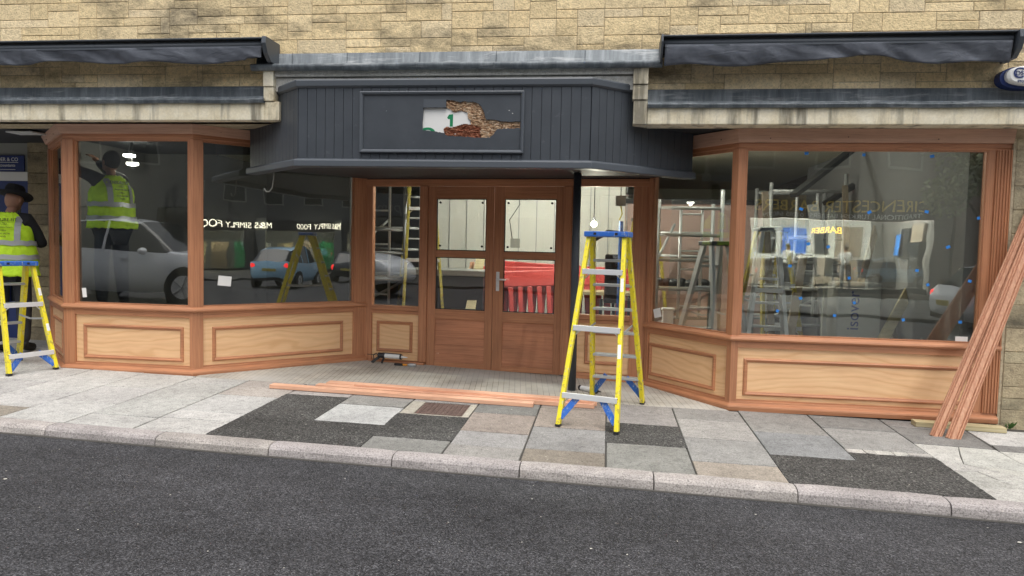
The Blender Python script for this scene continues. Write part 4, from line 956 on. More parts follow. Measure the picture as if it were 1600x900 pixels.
def person(label, base, z0, face, J, hat, group=None, vest=True, jm='jacket', scale=1.0, text_=False, hem=-.16):
    """J: joints in local frame (x right, y forward, z up)"""
    t = thing('person', label, 'person', (base[0], base[1], z0), group)
    c, s_ = math.cos(face), math.sin(face); Mx = Matrix(((s_, c, 0), (-c, s_, 0), (0, 0, 1)))  # forward=(cos,sin)
    O = Vector((base[0], base[1], z0)); W = lambda p: O + Mx @ (Vector(p)*scale)
    j = {k: W(v) for k, v in J.items()}
    E = [('pel', 'waist'), ('waist', 'chest'), ('chest', 'neck'), ('neck', 'head'), ('chest', 'shL'), ('chest', 'shR'), ('shL', 'elL'), ('elL', 'wrL'), ('shR', 'elR'), ('elR', 'wrR'), ('pel', 'hipL'), ('pel', 'hipR'), ('hipL', 'knL'), ('knL', 'anL'), ('hipR', 'knR'), ('knR', 'anR'), ('anL', 'toL'), ('anR', 'toR'), ('wrL', 'paL'), ('wrR', 'paR')]
    rr = dict(pel=.12, waist=.105, chest=.12, neck=.048, head=.055, shL=.055, shR=.055, elL=.038, elR=.038, wrL=.024, wrR=.024, paL=.028, paR=.028, hipL=.08, hipR=.08, knL=.055, knR=.055, anL=.035, anR=.035, toL=.03, toR=.03)
    for sd in 'LR': j['pa'+sd] = j['wr'+sd] + (j['wr'+sd]-j['el'+sd]).normalized()*.07*scale
    body = skin('body', {k: (j[k], rr[k]*scale) for k in j if k in rr}, E, 'pel', M['skin'], t)
    fw = Mx @ Vector(J.get('look', (0, 1, 0))).normalized(); rt_ = fw.cross(Vector((0, 0, 1))).normalized(); hu = rt_.cross(fw); HM = Matrix((rt_, fw, hu)).transposed(); h0 = j['head']+Vector((0, 0, .06*scale))
    hb = MB(); hb.ball(h0, (.076*scale, .095*scale, .118*scale), 18, 14, HM); hb.ball(h0+HM @ Vector((0, .02, -.07))*scale, (.055*scale, .065*scale, .05*scale), 14, 10, HM)
    hb.ball(h0+HM @ Vector((0, .098, -.015))*scale, (.012*scale, .02*scale, .024*scale), 8, 6, HM)
    for sd in (-1, 1): hb.ball(h0+HM @ Vector((sd*.077, -.005, -.01))*scale, (.01*scale, .02*scale, .032*scale), 8, 6, HM); hb.ball(h0+HM @ Vector((sd*.03, .088, .012))*scale, .011*scale, 8, 6, HM)
    hb.ball(h0+HM @ Vector((0, .088, -.062))*scale, (.024*scale, .008*scale, .007*scale), 8, 6, HM)
    for sd in 'LR':       # fingers
        d = (j['pa'+sd]-j['wr'+sd]).normalized(); sx = d.cross(Vector((0, 0, 1))); sx = sx.normalized() if sx.length > .1 else Vector((1, 0, 0)); up_ = sx.cross(d)
        for k, ln in enumerate((.066, .078, .072, .056)):
            b0 = j['pa'+sd]+sx*((k-1.5)*.02)*scale+d*.015*scale; p1 = b0+d*ln*.5*scale; p2 = p1+(d*.8-up_*.5)*ln*.35*scale; p3 = p2+(d*.4-up_*.8)*ln*.25*scale
            hb.tube([b0, p1, p2, p3], [.010*scale, .009*scale, .008*scale, .006*scale], 7)
        b0 = j['wr'+sd]+d*.03*scale+sx*.02*scale; hb.tube([b0, b0+sx*.03*scale+d*.025*scale, b0+sx*.035*scale+d*.055*scale], [.012*scale, .010*scale, .007*scale], 7)
    join_into(body, hb)
    E2 = [e for e in E if e[0][:2] not in ('hi', 'kn', 'an', 'wr') and e[1] not in ('head', 'hipL', 'hipR')]
    r2 = dict(pel=.155, waist=.14, chest=.145, neck=.066, shL=.078, shR=.078, elL=.06, elR=.06, wrL=.043, wrR=.043)
    skin('jacket', {k: (j[k], r2[k]*scale) for k in r2}, [e for e in E2 if e[0] in r2 and e[1] in r2], 'pel', M[jm], t)
    r3 = dict(pel=.14, hipL=.098, hipR=.098, knL=.078, knR=.078, anL=.06, anR=.06)
    skin('trousers', {k: (j[k], r3[k]*scale) for k in r3}, [('pel', 'hipL'), ('pel', 'hipR'), ('hipL', 'knL'), ('knL', 'anL'), ('hipR', 'knR'), ('knR', 'anR')], 'pel', M['trouser'], t)
    for sd in 'LR':
        sh = MB(); a_ = j['an'+sd]; b_ = j['to'+sd]; sh.tube([a_+Vector((0, 0, .03)), a_+Vector((0, 0, -.02))+(a_-b_)*.2, (a_+b_)/2+Vector((0, 0, -.01)), b_+Vector((0, 0, .0)), b_+(b_-a_).normalized()*.03], [.045*scale, .048*scale, .045*scale, .042*scale, .02*scale], 10); sh.build('shoe', M['black'], t, smooth=True)
    if vest:
        tw = J.get('twist', 0)
        def ring(z, hw, hd, k=0, n_=28, lean=0):
            ct = j['pel'].lerp(j['neck'], max(0, min(1, (z-J['pel'][2])/(J['neck'][2]-J['pel'][2])))); out = []
            for i in range(n_):
                a = 2*math.pi*i/n_; p = Vector((math.copysign(abs(math.cos(a))**.8, math.cos(a))*(hw+k), math.copysign(abs(math.sin(a))**.85, math.sin(a))*(hd+k), 0))*scale; q_ = O+Mx @ Vector((0, 0, z*scale)); out.append(Vector((ct.x, ct.y, q_.z))+Mx @ p + Vector((0, 0, .006*math.sin(i*2.3+z*9))))
            return out
        zp, zn = J['pel'][2], J['neck'][2]; hgt = zn-zp
        prof_ = [(-.16, .26, .20), (.05, .25, .185), (.25, .24, .175), (.45, .23, .172), (.62, .222, .168), (.76, .20, .158), (.86, .168, .135), (.94, .13, .105), (1.0, .082, .078)]
        def at0(a):
            for (a0, b0, c0_), (a1, b1, c1) in zip(prof_[:-1], prof_[1:]):
                if a0 <= a <= a1+1e-6: u = (a-a0)/(a1-a0); return b0+(b1-b0)*u, c0_+(c1-c0_)*u
            return prof_[-1][1:]
        vt = MB(); rr_ = []
        for q_ in range(34):
            a = hem+(1-hem)*q_/33; b, c_ = at0(a); rg_ = ring(zp+hgt*a, b, c_, n_=44); cc0 = sum(rg_, Vector())/len(rg_)
            rr_.append([p+(p-cc0).normalized()*(.016*noise.noise(Vector((p.x*7, p.y*7, p.z*9+p.x*6)))+.010*noise.noise(Vector((p.x*16, p.y*16, p.z*13)))-.004*(a > .8)) for p in rg_])
        vt.rings(rr_, cap=False); vo_ = vt.build('vest', M['hiv'], t, smooth=True)
        md = vo_.modifiers.new('thick', 'SOLIDIFY'); md.thickness = .005
        def at_(a):
            for (a0, b0, c0_), (a1, b1, c1) in zip(prof_[:-1], prof_[1:]):
                if a0 <= a <= a1: u = (a-a0)/(a1-a0); return b0+(b1-b0)*u, c0_+(c1-c0_)*u
        for a0 in (.14, .40):
            sb = MB(); r_ = []
            for a in (a0, a0+.045, a0+.09): b_, c_ = at_(a); r_.append(ring(zp+hgt*a, b_, c_, .010))
            sb.rings(r_, cap=False); sb.build('reflective_strip', M['refl'], vo_, smooth=True)
        for sx in (-1, 1):
            sb = MB(); L_, R_ = [], []
            for a in (.47, .55, .62, .69, .76, .82, .88, .93):
                b_, c_ = at_(a); ct = j['pel'].lerp(j['neck'], a)
                for lst, xo in ((L_, .095), (R_, .145)):
                    xo2 = min(xo, b_*.93); yy = c_*math.sqrt(max(0, 1-(xo2/b_)**2.3)); lst.append(Vector((ct.x, ct.y, (O+Mx @ Vector((0, 0, (zp+hgt*a)*scale))).z))+Mx @ Vector((sx*xo2, -yy-.018, 0))*scale)
            for i in range(len(L_)-1): sb.add([L_[i], R_[i], R_[i+1], L_[i+1]], [(0, 1, 2, 3)])
            so2 = sb.build('reflective_strip', M['refl'], vo_); m2 = so2.modifiers.new('thick', 'SOLIDIFY'); m2.thickness = .003
        if text_:
            bk = Mx @ Vector((0, -1, 0)); uu = Mx @ Vector((1, 0, 0))
            for s__, zz, sz in (('ENSURE FIT', .86, .045), ('- LTD -', .79, .03), ('Shopfront Fitters', .73, .024), ('Office', .67, .022), ('01285 642780', .61, .022), ('info@', .56, .02)):
                b_, c_ = at_(min(zz, .99)); ct = j['pel'].lerp(j['neck'], zz); pz = O.z+(zp+hgt*zz)*scale
                text('lettering', s__, sz*scale, Vector((ct.x, ct.y, pz))+bk*(c_+.017)*scale, uu, bk, M['blackp'], vo_, .001)
    if hat == 'brim':
        ht = MB(); rg = []; hc = h0+Vector((0, 0, .045))*scale
        for rr_, zz in ((.085, -.01), (.155, -.018), (.165, -.004), (.16, .002), (.088, .012), (.09, .03), (.086, .075), (.072, .105), (.03, .105), (.004, .092)):
            rg.append([hc+HM @ Vector((math.cos(a)*rr_, math.sin(a)*rr_*1.12, zz+(.022*abs(math.cos(a))**2 if rr_ > .12 else 0)))*scale for a in [2*math.pi*i/24 for i in range(24)]])
        ht.rings(rg); ht.build('hat', M['felt'], t, smooth=True)
    else:
        ht = MB(); ht.ball(h0+HM @ Vector((0, -.012, .022))*scale, (.084*scale, .1*scale, .108*scale), 16, 12, HM); ht.build('hair', M['felt'], t, smooth=True)
    return t
stand = dict(pel=(0, 0, .90), waist=(0, .0, 1.08), chest=(0, 0, 1.30), neck=(0, .01, 1.47), head=(0, .03, 1.56), shL=(-.17, 0, 1.40), shR=(.17, 0, 1.40), hipL=(-.095, 0, .86), hipR=(.095, 0, .86), knL=(-.11, .03, .48), knR=(.11, .02, .48), anL=(-.12, 0, .085), anR=(.12, -.02, .085), toL=(-.14, .16, .035), toR=(.14, .14, .035))
J1 = dict(stand, elL=(-.24, .10, 1.13), wrL=(-.10, .30, 1.20), elR=(.27, .08, 1.13), wrR=(.16, .29, 1.24), look=(.35, .95, -.3), head=(.02, .06, 1.55))
fz = gz(-6.5, 7.25)
person('worker in black brimmed hat and yellow vest standing with his back turned at far left', (-6.52, 7.2), fz, R(112), J1, 'brim', 'workers in yellow high visibility vests', text_=True, scale=1.05)
J2 = dict(stand, elR=(.20, .30, 1.50), wrR=(.16, .50, 1.66), elL=(-.16, .34, 1.52), wrL=(-.12, .54, 1.70), look=(0, 1, .35), head=(0, .02, 1.56), shL=(-.17, .05, 1.44), shR=(.17, .05, 1.44))
person('worker in yellow vest reaching up behind the glass of the left bay', (-5.46, 7.42), .60, R(160), J2, 'hair', 'workers in yellow high visibility vests', text_=True, scale=1.02, hem=.0)
hop = thing('hop_up', 'low timber platform hidden behind the left bay that the inside worker stands on', 'platform', (-5.3, 7.4, .14))
MB().box((-5.85, 7.1, .56), (-4.85, 7.75, .60)).build('deck', M['oldwood'], hop)
for x, y in ((-5.8, 7.15), (-4.9, 7.15), (-5.8, 7.7), (-4.9, 7.7)): MB().box((x-.03, y-.03, .12), (x+.03, y+.03, .56)).build('leg', M['oldwood'], hop)

# ------------------------------------------------------------------ things inside the shop
def scaffold(label, x0, x1, y0, y1, zt, group):
    t = thing('scaffold_tower', label, 'scaffold', ((x0+x1)/2, (y0+y1)/2, .1), group)
    for x in (x0, x1):
        for y in (y0, y1): MB().tube([(x, y, .1), (x, y, zt+(.12 if x == x1 and y == y0 else 0))], .025, 10).build('upright', M['alud'], t, smooth=True)
    for z in (.5, .95, 1.3, 1.6, zt-.1):
        q_ = MB(); q_.tube([(x0, y0, z), (x1, y0, z)], .02, 8); q_.tube([(x0, y1, z+.04), (x1, y1, z+.04)], .02, 8); q_.build('ledger', M['alud'], t, smooth=True)
    fr_ = MB(); xa = x0+(x1-x0)*.36; xb = xa+.25
    for x in (xa, xb): fr_.tube([(x, y0+.03, .6), (x, y0+.03, zt-.1)], .018, 8)
    for k in range(6): z = .75+k*.22; fr_.tube([(xa, y0+.03, z), (xb, y0+.03, z)], .012, 6)
    fr_.build('rung_frame', M['alu'], t, smooth=True)
    q_ = MB(); q_.tube([(x0, y0, 1.3), (x0+.26, y1, 1.75)], .018, 8); q_.tube([(x0, y0+.1, .55), (x1, y0+.1, .95)], .018, 8); q_.build('brace', M['alud'], t, smooth=True)
    MB().box((x0, y0, .93), (x1, y1, .97)).build('platform', M['oldwood'], t)
    return t
scaffold('grey tube scaffold tower seen through the angled right pane', .60, 1.34, 8.85, 9.6, 2.02, 'scaffold towers in the shop')
scaffold('dark tube scaffold tower seen through the left side light', -3.35, -2.62, 9.2, 10.0, 2.35, 'scaffold towers in the shop')
scaffold('dark tube scaffold tower deep inside the wide right bay', 2.05, 2.95, 9.6, 10.5, 2.3, 'scaffold towers in the shop')
for i in range(7):
    x = .66+i*.09; q = MB(); q.ball((x, 9.15+rnd.uniform(-.1, .1), 1.01), (rnd.uniform(.06, .1), .07, rnd.uniform(.035, .07)), 8, 6)
    if i == 0: bag = thing('dust_sheet', 'rumpled dark sheets and tools heaped on the right scaffold platform', 'dust sheet', (.95, 9.1, .97))
    q.build('fold', M['jacket'] if i % 2 else M['blackp'], bag, smooth=True)
ladder('yellow stepladder standing behind the right scaffold tower', (.52, 10.2), R(10), 1.75, .30, .5, 1.0, 5, (.2, .5), 'yeld', 'alud', 'blackp', 'stepladders inside the shop', .1)
ladder('tall yellow stepladder seen through the left side light', (-2.45, 9.35), R(20), 2.25, .30, .55, 1.2, 7, (.2, .5, .8), 'yeld', 'alud', 'blackp', 'stepladders inside the shop', .1)
ladder('silver stepladder behind the wide right pane near its left edge', (1.66, 7.75), R(-8), 1.58, .14, .46, .7, 5, (.25, .6), 'alud', 'alud', 'blackp', 'stepladders inside the shop', .1)
ladder('silver stepladder close behind the angled right pane', (1.12, 7.75), R(30), 1.42, .2, .5, .8, 5, (.3,), 'alud', 'alud', 'blackp', 'stepladders inside the shop', .1)
ladder('yellow stepladder behind the silver one in the wide right pane', (1.85, 8.6), R(15), 1.6, .28, .5, .9, 5, (.3, .6), 'yeld', 'alud', 'blackp', 'stepladders inside the shop', .1)
def strut(label, pa, pb, w_, th, m_, Ya, Yb, zfix=None):
    a = onY(pa[0], pa[1], Ya); b = onY(pb[0], pb[1], Yb)
    d = (a-b).normalized(); k = (b.z-.10)/d.z; b = b-d*k   # run it down to the floor
    mb = MB(); mb.bar(b, a, w_, th, up=(0, 1, 0)); return tag(mb.build('leaning_board', M[m_]), label, 'board', 'boards leaning inside the shop')
strut('broad pale board leaning at the middle of the wide right pane', (1450, 400), (1385, 520), .10, .03, 'softw', 8.4, 7.6)
strut('broad grey board leaning under the red tail light reflection', (1483, 455), (1452, 530), .16, .03, 'greyw', 8.1, 7.6)
strut('brown board leaning left of centre in the wide right pane', (1385, 300), (1345, 440), .06, .05, 'oldwood', 9.4, 8.4)
strut('brown post leaning high at the centre of the wide right pane', (1450, 315), (1400, 520), .07, .05, 'oldwood', 9.6, 8.2)
strut('brown post leaning highest at the right of the wide right pane', (1485, 308), (1440, 460), .08, .05, 'oldwood', 9.6, 8.6)
strut('dark board leaning by the silver stepladder', (1255, 400), (1235, 520), .09, .04, 'oldwood', 9.0, 7.9)
strut('grey strip leaning in the left half of the wide right pane', (1300, 330), (1290, 500), .08, .04, 'greyw', 9.2, 8.0)
strut('pale plank leaning behind the left door leaf', (752, 400), (735, 482), .12, .03, 'softw', 9.8, 9.0)
strut('narrow pale plank leaning behind the left door leaf', (738, 410), (728, 484), .06, .03, 'plank', 9.9, 9.3)
# beams in the ceiling zone of the right bay
for (a, b, Y_, lb) in (((1330, 235), (1240, 305), 9.4, 'steel beam propped diagonally under the ceiling, left one'), ((1420, 235), (1290, 318), 10.2, 'steel beam propped diagonally under the ceiling, right one')):
    mb = MB(); mb.bar(onY(a[0], a[1], Y_), onY(b[0], b[1], Y_-.6), .10, .05); tag(mb.build('steel_beam', M['blackp']), lb, 'beam', 'diagonal beams under the ceiling')
ins = thing('insulation_pack', 'tall grey insulation pack with a dark word printed up its side', 'insulation pack', (2.0, 7.6, .1))
c = onY(1335, 470, 7.55); MB().box((c.x-.16, 7.56, .1), (c.x+.26, 7.9, c.z+.18)).build('wrapping', M['greyw'], ins, bevel=.02)
text('lettering', 'isover', .16, (c.x, 7.555, c.z-.10), (0, 0, 1), (0, -1, 0), M['navy'], ins, .001)
# red plastic barriers behind the right door
def barrier(label, x, y, ang, z0=.1, lean=0, roll_=0):
    t = thing('safety_barrier', label, 'barrier', (0, 0, 0), 'stacked red barriers')
    MB().box((-.95, -.025, .78), (.95, .025, 1.0)).build('top_board', M['red'], t, bevel=.015)
    MB().box((-.95, -.02, .12), (.95, .02, .18)).build('bottom_rail', M['red'], t, bevel=.01)
    q_ = MB()
    for k in range(15): q_.box((-.93+k*.128, -.02, .18), (-.93+k*.128+.065, .02, .78))
    q_.build('slats', M['red'], t, bevel=.008)
    for sx in (-.7, .7): MB().box((sx-.04, -.22, 0), (sx+.04, .22, .12)).build('foot', M['red'], t, bevel=.01)
    t.location = (x, y, z0); t.rotation_euler = (R(lean), roll_, ang); return t
for k, lb in enumerate(('frontmost red plastic barrier seen through the right door leaf', 'second red plastic barrier in the stack behind the right door leaf', 'rear red plastic barrier in the stack behind the right door leaf')):
    barrier(lb, -.82+k*.10, 9.50+k*.17, R(12-9*k), .13+k*.03, -13+3*k, R(-2.5+2.2*k))
tc = thing('added_dark_chest', 'added dark chest that darkens the lower left door pane from behind', 'chest', (-2.05, 9.4, .1))
MB().box((-2.6, 9.1, .1), (-1.55, 9.8, 1.02)).build('body', M['blackp'], tc, bevel=.01); MB().box((-2.63, 9.07, 1.025), (-1.52, 9.83, 1.10)).build('lid', M['alud'], tc, bevel=.01)  # dark chest added to darken the lower left door pane
for k, (px, py, dx, Yb, w_, mm, lb) in enumerate(((1195, 300, .10, 8.6, .07, 'oldwood', 'tall dark timber upright near the left edge of the wide pane'), (1320, 290, .06, 9.0, .06, 'oldwood', 'dark timber upright left of the printed insulation pack'), (1425, 330, -.15, 8.9, .05, 'softw', 'pale batten leaning just right of the insulation pack'), (1500, 340, -.25, 8.2, .07, 'softw', 'pale batten leaning at the right of the wide pane'), (1270, 320, .2, 8.8, .12, 'alud', 'grey sheet edge leaning behind the silver stepladder'))):
    a = onY(px, py, Yb); mb = MB(); mb.bar((a.x+dx, Yb-.35, .10), a, w_, .04, up=(0, 1, 0)); tag(mb.build('timber_upright', M[mm]), lb, 'timber', 'timber leaning inside the wide bay')
for k, (x, y, rr_, lb) in enumerate(((1.9, 8.2, .16, 'coil of black cable on the floor behind the wide pane'), (2.5, 7.9, .13, 'coil of orange cable on the floor at the right of the wide bay'))):
    q = MB(); q.tube([(x+math.cos(a*.4)*rr_, y+math.sin(a*.4)*rr_, .13+.012*a*.4+.02*math.sin(a)) for a in range(70)], .012, 6); tag(q.build('cable_coil', M['blackp'] if k == 0 else M['red'], smooth=True), lb, 'cable')
# bare bulb on its lead
bu = thing('work_light', 'bare glowing bulb hanging behind the right side light', 'lamp', (-.20, 9.0, 1.6))
bp = onY(928, 350, 9.0); MB().tube([bp+Vector((0, 0, .06)), bp+Vector((.0, 0, .5)), (bp.x-.1, 9.0, 2.75)], .006, 6).build('lead', M['blackp'], bu)
MB().tube([bp+Vector((0, 0, .03)), bp+Vector((0, 0, .08))], .018, 10).build('holder', M['blackp'], bu); MB().ball(bp, .036, 12, 8).build('bulb', M['bulb'], bu, smooth=True)
def plight(loc, e, c_=(1, .93, .78), r_=.03, name='lamp_light', par=None):
    l = bpy.data.lights.new(name, 'POINT'); l.energy = e; l.color = c_; l.shadow_soft_size = r_; o = bpy.data.objects.new(name, l); col.objects.link(o)
    if par is not None: o.parent = par; o.location = Vector(loc)-ORG[par]
    else: o.location = loc
    return o
plight(tuple(bp+Vector((0, -.06, 0))), 22, par=bu)
# added unseen tube lights that brighten the shop, then its small oval lights
for i, (x, y, lb, e) in enumerate(((-.9, 9.0, 'added unseen tube light that brightens the shop behind the doors', 130), (1.1, 8.9, 'added unseen tube light that brightens the shop around the scaffold', 12), (2.0, 8.3, 'added unseen tube light that brightens the wide right bay', 9))):
    t = thing('added_tube_light', lb, 'light', (x, y, 2.7), 'added tube lights on the shop ceiling')
    MB().box((x-.6, y-.05, 2.69), (x+.6, y+.05, 2.748)).build('housing', M['white'], t); MB().tube([(x-.57, y, 2.66), (x+.57, y, 2.66)], .016, 8).build('tube', M['lit'], t)
    plight((x, y, 2.62), e, (1, .96, .86), .03, par=t)
for i, (px, py) in enumerate(((202, 243), (207, 256))):
    p = onY(px, py, 7.9)
    t = thing('ceiling_light', 'small oval lit ceiling light above the inside worker, '+('nearer' if i == 0 else 'farther')+' one', 'light', tuple(p)); oval_ = MB()
    rg = [[p+Vector((math.cos(a)*r_, math.sin(a)*r_, dz)) for a in [2*math.pi*k/20 for k in range(20)]] for r_, dz in ((.065, .012), (.065, -.012), (.04, -.02))]
    oval_.rings(rg); oval_.build('diffuser', M['lit'], t); MB().tube([p+Vector((0, 0, .014)), (p.x, p.y, 2.70)], .006, 6).build('stem', M['blackp'], t)
    plight((p.x, p.y, p.z-.04), 2, r_=.02, par=t)
# electrical bits behind right side light and right door
jb = thing('socket_box', 'grey square electrical box hanging by its cable behind the right door', 'electrical box', (-.9, 9.9, 1.6))
p = onY(805, 380, 9.3); MB().box((p.x-.06, 9.28, p.z-.06), (p.x+.06, 9.31, p.z+.06)).build('box', M['greyw'], jb)
MB().tube([p+Vector((-.04, 0, .05)), p+Vector((-.08, 0, .3)), p+Vector((.05, 0, .5)), p+Vector((.02, 0, .7)), (p.x-.05, 9.3, 2.74)], .006, 6).build('cable', M['blackp'], jb, smooth=True)
jb = thing('socket_box', 'grey square electrical box with yellow wire behind the right side light', 'electrical box', (.0, 9.0, 2.0))
p = onY(970, 314, 8.6); MB().box((p.x-.06, 8.58, p.z-.06), (p.x+.06, 8.61, p.z+.06)).build('box', M['greyw'], jb)
MB().tube([p+Vector((0, 0, -.05)), p+Vector((.02, -.02, -.15)), p+Vector((-.01, 0, -.22))], .007, 6).build('wire', M['yel'], jb, smooth=True); MB().tube([p+Vector((0, 0, .05)), (p.x, 8.6, 2.74)], .006, 6).build('cable', M['blackp'], jb)
tr = thing('tripod_tool', 'dark machine on stand with a blue upright behind the right side light', 'machine', (.0, 8.9, .1))
MB().box((-.02, 8.9, .75), (.20, 9.05, 1.35)).build('casing', M['blackp'], tr, bevel=.02); MB().tube([(.16, 8.85, .1), (.16, 8.85, 1.75)], .025, 10).build('upright', M['blue'], tr)
for dx in (-.05, .09, .2): MB().tube([(dx, 8.95, .8), (dx*1.5, 8.9, .1)], .02, 8).build('leg', M['blackp'], tr)
MB().tube([(-.2, 8.95, 1.5), (.0, 8.9, 1.62), (.22, 8.9, 1.6)], .03, 8).build('arm', M['blackp'], tr)
wbx = thing('workbench', 'pale workbench with trestle legs seen low behind the right side light', 'workbench', (-.05, 9.6, .1))
MB().box((-.5, 9.3, .82), (.35, 9.9, .86)).build('top', M['softw'], wbx)
for x in (-.45, .3):
    for y in (9.35, 9.85): MB().box((x-.02, y-.02, .1), (x+.02, y+.02, .82)).build('leg', M['blackp'], wbx)
# dark clutter on floor
lbs = ['brown cardboard box on the floor behind the left side light', 'black tool case behind the left door leaf', 'grey bucket on the floor of the wide right bay', 'red tool bag on the floor behind the left side light', 'grey tool crate on the floor at the right of the wide bay', 'white carton standing on the floor behind the angled pane']
for (x, y, a, b, c_, mm), lb in zip(((-3.0, 8.75, .35, .3, .35, 'oldwood'), (-1.75, 8.7, .3, .25, .5, 'blackp'), (1.5, 8.3, .2, .2, .35, 'greyw'), (-2.65, 8.8, .25, .2, .3, 'red'), (2.75, 8.4, .3, .3, .5, 'alud'), (.72, 8.5, .12, .1, .62, 'paper')), lbs):
    t = thing('storage_box', lb, 'box', (x, y, .1)); MB().box((x-a/2, y-b/2, .1), (x+a/2, y+b/2, .1+c_)).build('body', M[mm], t, bevel=.01); MB().box((x-a/2-.01, y-b/2-.01, .1+c_), (x+a/2+.01, y+b/2+.01, .13+c_)).build('lid', M[mm], t, bevel=.005)

# ------------------------------------------------------------------ stickers and tape dots on the panes
F1 = frame2(LP[1], LP[2]); F2 = frame2(LP[2], LP[3]); FR = frame2(RP[1], RP[2]); FA = frame2(RP[0], RP[1])
def onF(px, py, fr_):
    A_, u, n_, L_ = fr_; d = ray(px, py); N = Vector((n_.x, n_.y, 0)); P0 = Vector((A_.x, A_.y, 0))-N*.032; return EYE+d*(((P0-EYE).dot(N))/(d.dot(N)))
def sticker(px, py, fr_, w_, h_, rot, lab, m_='paper', name='sticker', grp=None):
    p = onF(px, py, fr_); A_, u, n_, L_ = fr_; U = Vector((u.x, u.y, 0)); N = Vector((n_.x, n_.y, 0)); Z = Vector((0, 0, 1)); c, s_ = math.cos(rot), math.sin(rot); mb = MB()
    a, b = U*c+Z*s_, Z*c-U*s_
    q_ = [p+a*(i*w_/2)+b*(j*h_/2) for i, j in ((-1, -1), (1, -1), (1, 1), (-1, 1))]
    mb.add([x_+N*.0005 for x_ in q_]+[x_+N*.002 for x_ in q_], [(3, 2, 1, 0), (4, 5, 6, 7), (0, 1, 5, 4), (1, 2, 6, 5), (2, 3, 7, 6), (3, 0, 4, 7)])
    return tag(mb.build(name, M[m_]), lab, 'sticker', grp)
sticker(132, 457, F1, .045, .095, R(6), 'upright white sticker low on the front left pane'); sticker(351, 439, F2, .13, .10, R(-6), 'square white sticker on the angled left pane')
sticker(1027, 489, FA, .10, .09, R(15), 'white sticker low on the angled right pane'); sticker(1502, 530, FR, .10, .045, 0, 'white label in the bottom right corner of the wide right pane')
dots = [(310, 55), (562, 62), (862, 68), (286, 300), (838, 312), (1066, 340), (318, 453), (405, 466), (932, 467), (237, 550), (497, 603), (795, 570), (843, 633), (1027, 617), (284, 692), (182, 748), (520, 712), (433, 768), (735, 787), (985, 797), (586, 314)]
for x, y in dots:
    px, py = 1150+x/2.8125, 220+y/2.8125
    rows = [('top', 0, 100), ('upper', 280, 350), ('middle', 440, 480), ('lower', 540, 660), ('lowest', 680, 800)]
    rn_, lo_, hi_ = [q for q in rows if q[1] <= y < q[2]][0]; k_ = sorted(a for a, b in dots if lo_ <= b < hi_).index(x)
    tag(sticker(px, py, FR, rnd.uniform(.022, .034), .024, rnd.uniform(-.5, .5), ('first', 'second', 'third', 'fourth', 'fifth', 'sixth', 'seventh')[k_]+' blue tape dot from the left in the '+rn_+' row on the wide pane', 'dot', 'tape_dot', 'blue tape dots on the right pane'), cat='tape dot')

